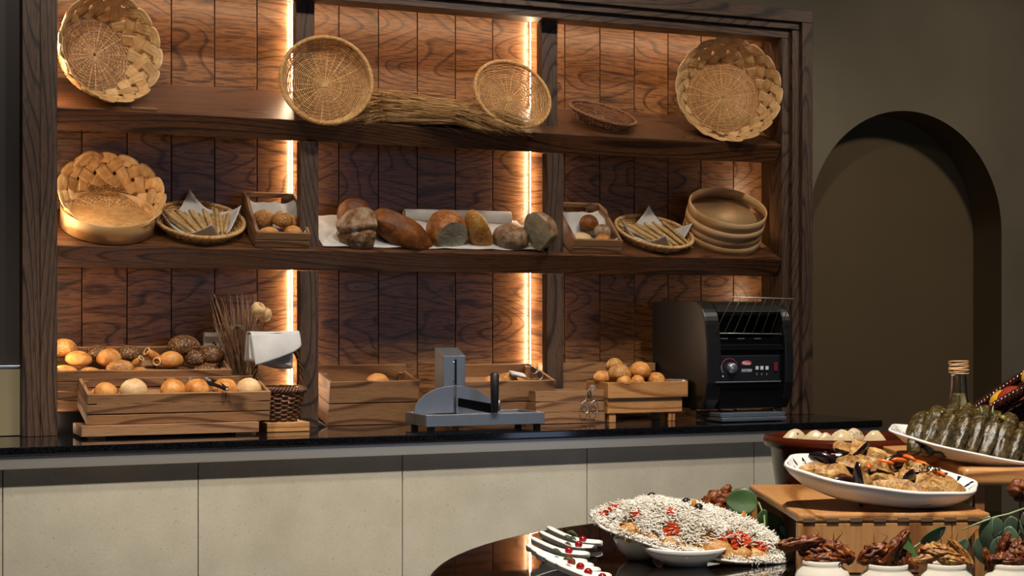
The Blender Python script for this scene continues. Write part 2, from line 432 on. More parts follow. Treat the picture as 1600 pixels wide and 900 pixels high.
for i in range(len(xs) - 1):
    b = MB(); b.box(xs[i] + .0012, xs[i + 1] - .0012, 3.89, 3.91, .001, CTOP - .03); b.build('tile', M_['tile'], ct, True, bevel=.0006)
b = MB(); b.box(-3, XR - .02, 3.911, 4.58, .001, CTOP - .021); b.build('carcass', plain('grout grey core', '8a826e', .8), ct, True)

# ================= display cabinet =================
YP = 4.44; XL, XR0 = .444, 2.882; ZT = 2.227
SA = R(27); SH1, SH2 = 1.791, 1.428; YS = 4.22
cab = thing('display_shelving', 'dark oak display shelving with sloping shelves, plank back and warm strip lights', 'shelving', ((XL + XR0) / 2, 4.3, CTOP))
seams = [.5, .628 - .0] + []
b = MB(); x = .628 - .1238; 
while x < XR0 - .02:
    x1 = min(x + .1238, XR0 - .03)
    b.box(x + .0016, x1 - .0016, YP, YP + .02, CTOP, 2.20); x += .1238
b.build('back_panel', M_['panel'], cab, True, bevel=.0008)
b = MB(); b.box(XL, XR0, YP + .021, YP + .03, CTOP, 2.20); b.build('backing_board', plain('near black backing', '120c08', .9), cab, True)
# left stile (two boards), right stile with stepped moulding, header with stepped moulding
b = MB(); b.box(XL, .488, 4.20, 4.57, CTOP, ZT - .04); b.box(.489, .532, 4.203, 4.24, CTOP, ZT - .05); b.build('left_stile', M_['oakframe_z'], cab, True, bevel=.0015)
b = MB(); b.box(2.842, XR0, 4.20, 4.57, CTOP, ZT - .04); b.box(2.812, 2.8395, 4.212, 4.26, CTOP, ZT - .065); b.box(2.782, 2.8115, 4.226, 4.30, CTOP, ZT - .09)
b.build('right_stile', M_['oakframe_z'], cab, True, bevel=.0015)
b = MB(); b.box(XL, XR0, 4.20, 4.57, ZT - .0395, ZT); b.box(XL + .045, 2.8395, 4.212, 4.26, ZT - .062, ZT - .040); b.box(XL + .045, 2.8115, 4.226, 4.30, ZT - .09, ZT - .0625)
b.build('header', M_['oakframe_x'], cab, True, bevel=.0015)
b = MB(); b.box(.505, .527, 4.241, YP, CTOP, 2.165); b.build('side_panel', M_['oak_z'], cab, True)
b = MB(); b.box(.50, 2.84, 4.301, YP, 2.166, 2.18); b.build('top_panel', M_['oak_x'], cab, True)
for zf in (SH1, SH2):
    b = MB(); d = (YP - YS); c_, s_ = math.cos(SA), math.sin(SA); T = .062
    L = d / c_
    pts = [(YS, zf), (YP - .001, zf + L * s_), (YP - .001, zf + L * s_ - .05), (YS + T * s_ + .05, zf - T * c_ + .05 * .51), (YS + T * s_, zf - T * c_)]
    b.prism(pts, 'x', .5285, 2.776, None); b.build('sloping_shelf', M_['oak_x'], cab, True, bevel=.002)
POSTX = [(1.196, 1.249), (1.959, 2.012)]
for (xa, xb) in POSTX:
    b = MB()
    z_in = [(CTOP, SH2 - .056), (SH2 + .008, SH1 - .056), (SH1 + .008, 2.138)]
    for k_, (za, zb) in enumerate(z_in): b.box(xa, xb, 4.238 + .04 * (k_ == 2), 4.275 + .04 * (k_ == 2), za, zb)
    b.build('divider_post', M_['oakframe_z'], cab, True, bevel=.0012)
M_['led'] = emis('warm led strip', (1.0, .72, .46), 175)
LEDS = []
for (xa, xb) in POSTX:
    xm = (xa + xb) / 2
    for za, zb in ((CTOP + .05, SH2 - .0), (SH2 + .105, SH1 - .0), (SH1 + .105, 2.165)):
        b = MB(); b.tube([(xm, YP - .018, za), (xm, YP - .018, zb)], .0013, 6); b.build('light_strip', M_['led'], cab, True)
M_['led2'] = emis('warm led edge strip', (1.0, .55, .24), 2.5)
M_['led3'] = emis('warm led stile strip', (1.0, .70, .42), 75); M_['led4'] = emis('warm led header strip', (1.0, .70, .42), 36)
# strips inside the stiles and under the header
for za, zb in ((CTOP + .02, SH2 - .07), (SH2 + .02, SH1 - .07), (SH1 + .02, 2.10)):
    b = MB(); b.box(2.8345, 2.8375, 4.301, 4.306, za, zb); b.build('light_strip', M_['led3'], cab, True)
    b = MB(); b.box(.5275, .5305, 4.2425, 4.249, za, zb); b.build('light_strip', M_['led3'], cab, True)
b = MB(); b.box(.54, 2.77, 4.303, 4.309, 2.150, 2.156); b.build('light_strip', M_['led4'], cab, True)
# ================= baskets and breads on the two sloping shelves =================
def slope_z(zf, y): return zf + (y - YS) * math.tan(SA)
SN = Vector((0, -math.sin(SA), math.cos(SA)))
def on_slope(zf, x, y, yaw=0, lift=0):
    return Matrix.Translation(Vector((x, y, slope_z(zf, y))) + SN * lift) @ Matrix.Rotation(SA, 4, 'X') @ Matrix.Rotation(yaw, 4, 'Z')
def prof_pts(prof, n):
    # resample a profile polyline into n points (r, z, nr, nz)
    seg = [0]
    for a, b in zip(prof, prof[1:]): seg.append(seg[-1] + math.dist(a, b))
    res = []
    for i in range(n):
        t = seg[-1] * i / (n - 1); k = 0
        while k < len(seg) - 2 and seg[k + 1] < t: k += 1
        q = (t - seg[k]) / max(1e-9, seg[k + 1] - seg[k]); a, b = prof[k], prof[k + 1]
        d = math.dist(a, b); tr, tz = (b[0] - a[0]) / d, (b[1] - a[1]) / d
        res.append((a[0] + (b[0] - a[0]) * q, a[1] + (b[1] - a[1]) * q, tz, -tr))
    return res
def weave(b, prof, spokes, wr, amp, gap=1.0, seed=0, double=True):
    """round weavers that pass in and out of the spokes, following a profile from the centre outward"""
    rnd = random.Random(seed)
    L = sum(math.dist(a, c) for a, c in zip(prof, prof[1:])); n = max(3, int(L / (wr * 2.0 * gap)))
    for i, (r, z, nr, nz) in enumerate(prof_pts(prof, n)):
        if r < wr * 3: continue
        sp = spokes if r > prof[-1][0] * .28 or not double else spokes // 2
        m = sp * 4; ph = math.pi * (i % 2); path = []
        j = 0
        for k in range(m):
            a = 2 * math.pi * k / m; o = amp * math.cos(sp * a / 1.0 * .5 * 2 * .5 + ph) if False else amp * math.cos(a * sp / 2 * 1.0 + ph) if sp % 2 == 0 else amp * math.sin(a * sp / 2 + ph)
            path.append(((r + nr * o + j) * math.cos(a), (r + nr * o + j) * math.sin(a), z + nz * o))
        b.tube(path, wr, 5, closed=True, up=lambda p: Vector((0, 0, 1)))
def spokes_(b, prof, n, r, seed=0):
    pts = prof_pts(prof, 16)
    for k in range(n):
        a = 2 * math.pi * k / n
        b.tube([(q[0] * math.cos(a), q[0] * math.sin(a), q[1]) for q in pts], r, 5)
def rope_rim(b, R_, z, r, strands=3, turns=26, tr=None):
    for s_ in range(strands):
        m = turns * 8; path = []
        for k in range(m):
            a = 2 * math.pi * k / m; q = 2 * math.pi * (turns * k / m + s_ / strands)
            path.append(((R_ + r * math.cos(q)) * math.cos(a), (R_ + r * math.cos(q)) * math.sin(a), z + r * math.sin(q)))
        b.tube(path, tr or r * .8, 5, closed=True)
def round_basket(name, label, M, Rr, Rb, h, mat, spokes=24, wr=.0016, rim=.004, seed=0, group=None, cat='basket'):
    t = thing_m(name, label, cat, M, group)
    base = [(0.002, 0), (Rb, 0)]; wall = [(Rb, 0), (Rb + (Rr - Rb) * .45, h * .42), (Rr, h)]
    b = MB(); weave(b, base, spokes, wr * .95, wr * .9, 1.55, seed); b.build('base_weave', mat, t)
    b = MB(); spokes_(b, [(.004, 0), (Rb, 0), (Rb + (Rr - Rb) * .45, h * .42), (Rr, h)], spokes, wr * 1.15); b.build('spokes', mat, t)
    b = MB(); weave(b, wall, spokes, wr, wr * .9, 1.12, seed + 1, False); b.build('side_weave', mat, t)
    b = MB(); rope_rim(b, Rr, h, rim * .75, 3, int(2 * math.pi * Rr / (rim * 3.4)), rim * .62); b.build('twisted_rim', mat, t)
    b = MB(); b.box(-.009, .009, -.008, .008, wr * .6, wr * 2.6); b.build('centre_knot', mat, t, bevel=.001)
    return t
def ribbon(b, pts, nrm, w, th):
    """flat broad strip with three shallow ribs"""
    m = len(pts); vs = []; K = 10
    for i in range(m):
        t = (pts[min(i + 1, m - 1)] - pts[max(i - 1, 0)]).normalized(); n_ = nrm[i]; s_ = t.cross(n_).normalized()
        for k in range(K):
            u = k / (K - 1) - .5
            rib = th * (.45 * abs(math.cos(u * math.pi * 3)) - u * u * 1.2)
            vs.append(pts[i] + s_ * (u * w) + n_ * (rib + th * .5))
        for k in range(K - 1, -1, -1):
            u = k / (K - 1) - .5; vs.append(pts[i] + s_ * (u * w) - n_ * (th * .35))
    n = 2 * K; fs = []
    for i in range(m - 1):
        for k in range(n):
            l = (k + 1) % n; fs.append((i * n + k, i * n + l, (i + 1) * n + l, (i + 1) * n + k))
    fs += [tuple(range(n)), tuple(range((m - 1) * n, m * n))]
    b.add(vs, fs, True)
def plaited_basket(name, label, M, Rr, Rb, h, n=15, handle=False, seed=0, mat='ribbon', basemat='cane'):
    t = thing_m(name, label, 'basket', M)
    b = MB(); weave(b, [(.002, 0), (Rb * 1.02, 0)], 26, .00150, .0015, 1.5, seed); spokes_(b, [(.004, .0), (Rb, 0)], 26, .0020)
    b.build('base_weave', M_[basemat], t)
    sweep = 2 * math.pi * 3.05 / n; w = 2 * math.pi * (Rr + Rb) / 2 / n * .60; S = 56
    def surf(a, q):   # q 0..1 height fraction
        r = Rb + (Rr - Rb) * (q ** .8); z = h * q
        nr = Vector((math.cos(a) * h, math.sin(a) * h, -(Rr - Rb))).normalized()
        return Vector((r * math.cos(a), r * math.sin(a), z)), nr
    b = MB()
    for k in range(n):
        a0 = 2 * math.pi * k / n; pts = []; nr = []
        for i in range(S + 1):
            s_ = i / S; q = min(1, 1.22 * (1 - abs(2 * s_ - 1))); q = q - .12 * max(0, q - .8) if q < 1 else 1; q = min(q, .9 + .1 * math.sin(math.pi * s_) ** 2)
            a = a0 + sweep * s_
            p, m_ = surf(a, q)
            lean = 1 if s_ < .5 else -1
            cr = math.cos(2 * math.pi * (s_ * 6.1 / 2)) * lean
            o = cr * .0042 * (1 - .3 * q) + lean * .0005
            top = max(0, (q - .86) / .14)
            o = o * (1 - top) + top * (-.001 + .010 * (s_ - .5) * 2)
            pts.append(p + m_ * o); nr.append(-m_)
        ribbon(b, pts, nr, w * (1.0), .0026)
    b.build('plaited_side', M_[mat], t)
    b = MB()
    for k in range(n * 2):   # inner uprights seen between the plaits
        a = 2 * math.pi * (k + .5) / (n * 2); pts = []; nr = []
        for i in range(9):
            q = i / 8 * .93; p, m_ = surf(a, q); pts.append(p + m_ * .0022 * math.cos(i * 2.2 + k * math.pi)); nr.append(-m_)
        ribbon(b, pts, nr, w * .42, .0012)
    b.build('uprights', M_[mat], t)
    b = MB(); rope_rim(b, Rb * 1.03, .002, .0035, 2, 30, .0026); b.build('base_ring', M_[basemat], t)
    if handle:
        for hs in (1,):
            b = MB(); pts = []; nr = []; a1 = R(handle)
            for i in range(25):
                s_ = i / 24; a = a1 + (s_ - .5) * .62; p, m_ = surf(a, .93)
                p = p + Vector((0, 0, .034 * math.sin(math.pi * s_) ** .7)) + m_ * -.002
                pts.append(p); nr.append(-m_)
            ribbon(b, pts, nr, .011, .004); b.build('handle', M_[mat], t)
    return t
# --- top shelf
def ctr(px, py, Y): return P(px, py, Y)
def basket_mat(px, py, Y, a, b, h, roll=0):
    n = facing(px, a, b); c = P(px, py, Y)            # opening centre
    return axis_m(c - n * h, n, roll)
plaited_basket('plaited_basket', 'large pale basket with broad plaited sides at the left end of the top shelf', basket_mat(173, 75, 4.255, .50, .10, .085, .1), .145, .104, .085, 15, seed=3)
round_basket('round_basket', 'round golden wicker tray with square centre knot standing in front of the left post', basket_mat(510, 125, 4.19, .12, .20, .042), .127, .106, .042, M_['cane_gold'], 26, .00165, .0048, 5)
round_basket('round_basket', 'round golden wicker tray tilted behind the wheat, left of the right post', basket_mat(801, 147, 4.205, .36, .46, .032, .3), .118, .092, .032, M_['cane_gold'], 26, .0016, .0045, 7)
plaited_basket('plaited_basket', 'large round basket with plaited rim at the right end of the top shelf', basket_mat(1138, 141, 4.25, .24, .18, .075, .4), .166, .122, .075, 18, seed=9, basemat='cane_gold')
round_basket('bread_basket', 'small low dark brown willow basket lying on the top shelf', on_slope(SH1, P(941, 188, 4.31).x, 4.325, .2, .004) @ Matrix.Rotation(R(6), 4, 'Y'), .106, .078, .03, M_['cane_brown'], 22, .0019, .0042, 11)
for x, y, w_, lab in ((229, 170, .058, 'thin pale wood stop strip on the top shelf edge under the large left basket'), (1082, 219, .022, 'tiny pale wood stop strip under the large right basket on the top shelf')):
    p = P(x, y, 4.227); Mx = on_slope(SH1, p.x, 4.235, 0, .0)
    t = MB().box(-w_ / 2 - .012, w_ / 2, -.006, .006, 0, .006, Mx).build('stop_strip', M_['pine_x'], bevel=.0006); tag(t, lab, 'wood strip')
# --- wheat bundle
def wheat():
    t = thing('wheat_bundle', 'bundle of dried wheat stalks lying on the top shelf between two wicker trays', 'wheat', (0, 0, 0))
    t.location = P(680, 190, 4.28)
    rnd = random.Random(4); b = MB(); e = MB()
    x0 = P(590, 190, 4.28).x; x1 = P(735, 190, 4.28).x
    for k in range(430):
        left = k % 5 == 0
        v_ = rnd.gauss(0, 1); y = 4.275 + max(-.045, min(.11, v_ * .045)); hh = rnd.uniform(.002, .068) * math.exp(-((y - 4.285) / .07) ** 2)
        xa = x0 + rnd.uniform(-.04, .05); xb = x1 + rnd.uniform(-.10, .10); ya = y + rnd.uniform(-.02, .02)
        ya = max(4.236, ya); yb = max(4.165, y + rnd.uniform(-.10, .02))
        za = slope_z(SH1, ya) + hh + rnd.uniform(0, .01); zb = slope_z(SH1, max(yb, 4.23)) + hh * .8 + rnd.uniform(-.004, .012)
        if left: xa, xb, ya, yb, za, zb = xb - .02, xa - .01, yb, ya, zb, za
        pts = [Vector((xa + (xb - xa) * q, ya + (yb - ya) * q, za + (zb - za) * q + .006 * math.sin(q * 3 + k))) for q in (0, .25, .5, .75, 1)]
        b.tube(pts, .0011, 4)
        d = (pts[-1] - pts[-2]).normalized()
        if yb < 4.24: d = (d + Vector((0, -.25, -.32))).normalized()
        else: d = (d + Vector((0, rnd.uniform(-.2, .1), rnd.uniform(-.25, .1)))).normalized()
        L = rnd.uniform(.035, .055); side = d.cross(Vector((0, 0, 1))).normalized(); up_ = side.cross(d)
        for g in range(9):
            q = g / 8; c = pts[-1] + d * (L * q); sd = (side if g % 2 else -side) * .0016
            Mx = axis_m(c + sd, (d + (side if g % 2 else -side) * .35))
            e.lathe([(.0002, -.005), (.0026 * (1 - q * .4), 0), (.0002, .007)], 5, Mx)
            if g % 2 == 0 or rnd.random() < .5:
                w1 = (d + side * rnd.uniform(-.35, .35) + up_ * rnd.uniform(-.3, .3)).normalized()
                e.tube([c, c + w1 * rnd.uniform(.02, .045)], .00035, 3, cap=False)
    b.build('stalks', M_['straw'], t, True)['kind'] = 'stuff'; e.build('ears', M_['straw'], t, True)['kind'] = 'stuff'
    b = MB(); xm = (x0 * .72 + x1 * .28)
    for j in range(3): b.tube([(xm + j * .004, 4.29 + .062 * math.cos(a), slope_z(SH1, 4.29 + .062 * math.cos(a)) + .026 + .026 * math.sin(a)) for a in [2 * math.pi * i / 24 for i in range(24)]], .0018, 5, closed=True)
    b.build('twine', M_['cane_gold'], t, True)
wheat()

# --- steamers
def hoop(b, r, z0, z1, th=.004):
    b.lathe([(r, z0), (r, z1), (r - th * .5, z1 + .001), (r - th, z1), (r - th, z0), (r - th * .5, z0 - .001), (r, z0)], 64)
def steamer(name, label, M, Rr, tiers, th, floor_at):
    t = thing_m(name, label, 'steamer', M); z = 0
    for k in range(tiers):
        b = MB(); hoop(b, Rr * (1 - .012 * (k % 2)), z + .0012, z + th[k]); o = b.build('bamboo_hoop', M_['bamboo'], t)
        z += th[k]
    b = MB(); b.lathe([(0.0005, floor_at), (Rr - .006, floor_at), (Rr - .006, floor_at - .004), (.0005, floor_at - .004)], 48); b.build('woven_floor', M_['cane_gold'], t)
    return t
p = P(163, 372, 4.335)
steamer('bamboo_steamer', 'round wooden steamer tray under the plaited basket at the left end of the middle shelf', on_slope(SH2, p.x + .008, 4.337, 0, .002), .126, 1, [.052], .03)
nb = facing(174, .12, .62)
plaited_basket('plaited_basket', 'pale plaited basket with loop handle resting on the wooden steamer tray', axis_m(P(174, 303, 4.315) - nb * .072, nb, .9), .138, .10, .072, 14, handle=62, seed=5, basemat='cane_gold')
st = facing(1141, .22, .84)
stc = Vector((P(1127, 376, 4.337).x, 4.342, slope_z(SH2, 4.342) + .012))
steamer('bamboo_steamer', 'tall stack of round wooden steamers leaning at the right end of the middle shelf', axis_m(stc, st), .128, 4, [.026, .026, .028, .034], .062)

# --- breadstick baskets
def blobm(name, mat, nu=22, nv=14, fn=None, **k): 
    b = MB(); b.blob(fn, nu, nv); o = b.build(name, mat, **k); return o
def nz(d, s, k=0): return noise.noise(Vector(d) * s + Vector((k, k * 1.7, -k)))
def stick_mesh(L, seed):
    b = MB(); rnd = random.Random(seed); pts = []; rr = []
    for i in range(12):
        q = i / 11; pts.append((rnd.uniform(-.0006, .0006), L * (q - .5), rnd.uniform(-.0005, .0005) + .002 * math.sin(q * 3))); rr.append(.0056 * (1 + rnd.uniform(-.1, .1)) * (.75 if i in (0, 11) else 1))
    b.tube(pts, rr, 8); return b
def stick_basket(px, lab, labs, n, fan, yaw, seed, cloth):
    x = P(px, 350, 4.335).x; Mx = on_slope(SH2, x, 4.338, 0, .002)
    round_basket('bread_basket', lab, Mx, .124, .10, .026, M_['cane_gold'], 24, .0019, .0048, seed)
    # napkin
    b = MB(); rnd = random.Random(seed)
    def f(u, v):
        x_ = (u - .5) * .19; y_ = (v - .5) * .17
        c, s_ = math.cos(cloth), math.sin(cloth); X = x_ * c - y_ * s_; Y = x_ * s_ + y_ * c
        r = math.hypot(X, Y); k = max(0, r - .085)
        return (X * (1 - k * 1.2), Y * (1 - k * 1.2), .006 + k * 1.4 + .004 * nz((X * 30, Y * 30, 0), 1, seed))
    b.grid(f, 22, 22, M=Mx); t = b.build('napkin', M_['linen'], solid=.0015); tag(t, labs[0], 'napkin')
    proto = None
    for k in range(n):
        q = k / (n - 1) - .5; lay = k % 3 == 1
        Mk = Mx @ Matrix.Translation((q * .145 + yaw * .05, -.008 + .01 * math.cos(k * 2.4), .0145 + (.008 if lay else 0))) @ Matrix.Rotation(-q * fan + yaw + rnd.uniform(-.04, .04), 4, 'Z') @ Matrix.Rotation(R(3), 4, 'X')
        if proto is None:
            o = stick_mesh(.15, seed).build('breadstick', M_['stick']); proto = o
            l, r_, s_ = Mk.decompose(); o.location = l; o.rotation_euler = r_.to_euler(); tag(o, labs[1], 'breadstick', labs[2])
        else: dup(proto, Mk)
stick_basket(310, 'shallow round wicker basket of breadsticks beside the plaited basket', ('white napkin lining the left basket of breadsticks', 'thin seeded breadstick lying in the left round basket', 'breadsticks in the left basket'), 17, .75, .12, 21, .9)
stick_basket(1020, 'shallow round wicker basket of breadsticks beside the stacked steamers', ('white napkin lining the right basket of breadsticks', 'thin pale breadstick lying in the right round basket', 'breadsticks in the right basket'), 15, .45, .30, 22, .6)

# --- small sloping crates with handles
def shelf_crate(px, lab, seed, W=.155, Dp=.20, h1=.044, h2=.083):
    x = P(px, 385, 4.23).x; Mx = on_slope(SH2, x, 4.232, 0, .0015)
    t = thing_m('wooden_crate', lab, 'crate', Mx); th = .009
    b = MB(); b.box(-W / 2, W / 2, 0, th, h1 * .52, h1, None)
    b.build('front_slat', M_['pine_x'], t, bevel=.0008)
    b = MB(); b.box(-W / 2, W / 2, 0, th, 0, h1 * .46); b.build('front_slat', M_['pine_x'], t, bevel=.0008)
    for s_ in (-1, 1):
        xa = s_ * W / 2; xb = xa - s_ * th
        b = MB(); b.prism([(th + .0005, 0), (Dp, 0), (Dp, h2), (Dp * .72, h2), (Dp * .6, h2 * .86), (th + .0005, h1)], 'x', min(xa, xb), max(xa, xb)); b.build('side_board', M_['pine_y'], t, bevel=.0008)
    wi = W / 2 - th - .0005
    b = MB(); z1, z2 = h2 * .62, h2 * .84
    b.box(-wi, wi, Dp - th, Dp, 0, z1); b.box(-wi, wi, Dp - th, Dp, z2, h2 * 1.0); b.box(-wi, -wi * .55, Dp - th, Dp, z1, z2); b.box(wi * .55, wi, Dp - th, Dp, z1, z2)
    b.build('back_board', M_['pine_x'], t, bevel=.0004)
    b = MB(); b.box(-wi, wi, th + .0005, Dp - th - .0005, .001, .007); b.build('floor_board', M_['pine_y'], t)
    b = MB()
    def f(u, v):
        X = (u - .5) * W * .93; Y = .02 + v * (Dp - .04); e = abs(u - .5) * 2
        z = .014 + max(0, v - .55) * .10 + max(0, e - .75) * .13 * (.6 + .4 * math.sin(v * 9 + seed)) + .005 * nz((X * 40, Y * 40, seed), 1)
        return (X * (1 if e < .8 else .98), Y, z)
    b.grid(f, 20, 24, M=Mx); n_ = b.build('napkin', M_['linen'], solid=.0012)
    return t, Mx, n_
def roll_fn(rx, ry, rz, seed, kind='round'):
    def fn(d):
        x, y, z = d.x * rx, d.y * ry, d.z * rz
        if z < 0: z *= .62
        k = 1 + .05 * nz(d, 1.6, seed) + .02 * nz(d, 5, seed)
        if kind == 'score':
            k -= .10 * math.exp(-((abs(math.sin(d.x * 3.1 + d.y * 1.2))) / .14) ** 2) * max(0, d.z) ** .5
        if kind == 'kaiser':
            a = math.atan2(d.y, d.x); k -= .12 * math.exp(-(math.sin(2.5 * a + d.z * 2) / .3) ** 2) * max(0, d.z) * (1 - max(0, d.z) ** 6 * .5)
        if kind == 'split':
            k -= .16 * math.exp(-(d.y / .12) ** 2) * max(0, d.z)
        return (x * k, y * k, z * k)
    return fn
def bread(name, lab, M, dims, mat, seed=0, kind='round', cat='bread roll', group=None, nu=26, nv=16):
    b = MB(); b.blob(roll_fn(*dims, seed, kind), nu, nv); o = b.build(name, M_[mat])
    l, r_, s_ = M.decompose(); o.location = l; o.rotation_euler = r_.to_euler(); return tag(o, lab, cat, group)
t, Mx, n_ = shelf_crate(441, 'small wooden crate of rolls beside the left post on the middle shelf', 1)
tag(n_, 'white napkin lining the small crate beside the left post', 'napkin')
Tm = Matrix.Translation
bread('bread_roll', 'round pale brown roll on top in the small crate beside the left post', Mx @ Tm((.010, .068, .052)), (.029, .029, .027), 'roll_seed', 1)
bread('bread_roll', 'dark roll at the back left of the small crate beside the left post', Mx @ Tm((-.033, .105, .038)), (.033, .031, .028), 'roll_seed', 2)
bread('bread_roll', 'half hidden brown roll at the back right of the small crate beside the left post', Mx @ Tm((.04, .09, .034)), (.027, .028, .024), 'loaf_gold', 3)
bread('bread_roll', 'orange brown roll at the front right of the small crate beside the left post', Mx @ Tm((.036, .036, .030)), (.027, .023, .020), 'roll', 4)
bread('bread_roll', 'golden roll seen through the front slot of the small crate beside the left post', Mx @ Tm((-.03, .038, .024)), (.03, .024, .018), 'roll', 5)
t, Mx, n_ = shelf_crate(932, 'small wooden crate of dark rolls right of the right post on the middle shelf', 2, W=.165)
tag(n_, 'white napkin lining the small crate right of the right post', 'napkin')
bread('bread_roll', 'dark brown round roll at the back of the small crate right of the right post', Mx @ Tm((.012, .11, .048)), (.031, .03, .030), 'loaf_brown', 6)
bread('bread_roll', 'dark speckled roll on the right in the small crate right of the right post', Mx @ Tm((.040, .066, .040)), (.029, .028, .026), 'loaf_rustic', 7)
bread('bread_roll', 'orange roll at the front of the small crate right of the right post', Mx @ Tm((.030, .030, .030)), (.027, .02, .02), 'roll', 8)
bread('bread_roll', 'flat pale roll at the front left of the small crate right of the right post', Mx @ Tm((-.036, .045, .028)), (.033, .025, .018), 'roll_floury', 9)

# --- linen under the loaves
xa, xb = 1.262, 1.945
b = MB()
def f(u, v):
    x = xa + (xb - xa) * u; y = 4.238 + v * .196; z = slope_z(SH2, y) + .003
    z += .006 * max(0, nz((x * 14, y * 14, 0), 1, 3)) + .004 * math.sin(x * 40 + y * 25) ** 2 * (.3 + .7 * v)
    return (x, y, z)
b.grid(f, 90, 20)
def f2(u, v):
    x = P(634, 340, 4.40).x + (xb - .03 - P(634, 340, 4.40).x) * u; a = -1.2 + v * 4.6
    yc, zc, r = 4.412, slope_z(SH2, 4.412) + .021, .020 + .002 * nz((x * 9, a, 0), 1)
    return (x, yc - r * math.cos(a) * .7 + .002, zc + r * math.sin(a))
b.grid(f2, 50, 12)
tag(b.build('linen_cloth', M_['linen'], solid=.0014), 'long white linen cloth with rolled back edge under the loaves', 'cloth')

# --- loaves
def loaf(lab, px, y, zoff, dims, mat, seed, rot=(0, 0, 0), cut=None, kind='plain', pz=None):
    """dims = half sizes; cut = (local normal, distance) flat sliced face"""
    p = P(px, pz, y) if pz else Vector((P(px, 380, y).x, y, slope_z(SH2, y) + zoff))
    t = thing('loaf_of_bread', lab, 'bread', p, rot)
    def fn(d):
        q = Vector((d.x * dims[0], d.y * dims[1], d.z * dims[2])); k = 1 + .06 * nz(d, 1.5, seed) + .02 * nz(d, 6, seed)
        if kind == 'slash':
            fade = min(1, max(0, (d.y + .35) / .4))
            for s_ in (-.6, -.2, .2, .6): k += fade * .10 * math.exp(-((d.x - s_ + d.y * .5) / .09) ** 2) * max(0, d.z + .3) - fade * .10 * math.exp(-((d.x - s_ - .15 + d.y * .5) / .045) ** 2) * max(0, d.z + .3)
        if kind == 'long': k += .09 * math.exp(-((d.y - .15 * math.sin(d.x * 5)) / .16) ** 2) * max(0, d.z) - .12 * math.exp(-((d.y - .25 - .15 * math.sin(d.x * 5)) / .07) ** 2) * max(0, d.z)
        if kind == 'rustic': k += .10 * math.exp(-((d.z - .45 + .35 * d.x * d.x) / .12) ** 2) - .08 * math.exp(-((d.z - .22 + .35 * d.x * d.x) / .06) ** 2) + .04 * nz(d, 9, seed)
        q *= k
        if q.z < -dims[2] * .72: q.z = -dims[2] * .72
        return q
    b = MB(); b.blob(fn, 80, 50)
    if cut:
        n_ = Vector(cut[0]).normalized(); dd = cut[1]
        bm = bmesh.new(); vs = [bm.verts.new(v) for v in b.v]
        for fc in b.f:
            try: bm.faces.new([vs[i] for i in fc])
            except Exception: pass
        bmesh.ops.remove_doubles(bm, verts=bm.verts, dist=1e-5)
        g = bmesh.ops.bisect_plane(bm, geom=bm.verts[:] + bm.edges[:] + bm.faces[:], plane_co=n_ * dd, plane_no=n_, clear_outer=True)
        ed = [e for e in g['geom_cut'] if isinstance(e, bmesh.types.BMEdge)]
        ring = [v.co.copy() for e in ed for v in e.verts]
        c = sum(ring, Vector()) / len(ring); ax = n_.orthogonal(); ay = n_.cross(ax)
        key = {}
        for v in ring: key[round(math.atan2((v - c).dot(ay), (v - c).dot(ax)), 4)] = v
        ring = [key[k] for k in sorted(key)]
        b = MB(); bm.verts.index_update(); b.add([v.co.copy() for v in bm.verts], [tuple(v.index for v in f_.verts) for f_ in bm.faces], True)
        cf = MB(); K = 6; N = len(ring); vs = []
        for j in range(K + 1):
            for v in ring:
                pt = c + (v - c) * (1 - j / K); vs.append(pt + n_ * (.0006 + .0012 * nz(pt, 120, 1) if 0 < j < K else .0001))
        fs = [(j * N + i, j * N + (i + 1) % N, (j + 1) * N + (i + 1) % N, (j + 1) * N + i) for j in range(K) for i in range(N)]
        cf.add(vs, fs, False); cf.build('cut_face', M_['crumb'], t)['label'] = 'sliced face showing the crumb'
        bm.free()
    b.build('crust', M_[mat], t); return t
loaf('big floury rustic loaf cut on its right side, leftmost on the linen', 562, 4.262, .040, (.066, .06, .068), 'loaf_rustic', 31, (R(16), 0, R(10)), ((1, -.25, 0), .036), 'rustic')
loaf('glossy dark brown end of a loaf peeking out behind the floury rustic loaf', 553, 4.35, .045, (.05, .04, .052), 'loaf_brown', 37, (R(20), R(10), 0))
loaf('long dark brown seeded loaf leaning down to the right, second on the linen', 626, 4.268, .034, (.10, .05, .048), 'loaf_brown', 32, (R(25), R(30), R(-4)), None, 'long')
loaf('scored golden loaf with grey cut face at the front, middle of the linen', 698, 4.266, .040, (.060, .066, .060), 'loaf_gold', 33, (R(24), R(-8), 0), ((0.1, -.95, -.12), .036), 'slash')
loaf('upright oblong loaf crusted with yellow seeds, right of the scored loaf', 748, 4.265, .042, (.036, .036, .080), 'loaf_seedy', 34, (R(26), R(-34), 0), None)
loaf('low round floury loaf between the seeded loaf and the leaning half loaf', 799, 4.27, .026, (.058, .052, .042), 'loaf_rustic', 35, (R(25), 0, 0))
loaf('leaning half loaf with grey cut face and floury crust beside the right post', 842, 4.208, .074, (.056, .05, .062), 'loaf_rustic', 36, (R(8), R(-34), R(-62)), ((-.35, -1, 0), .006), 'plain')
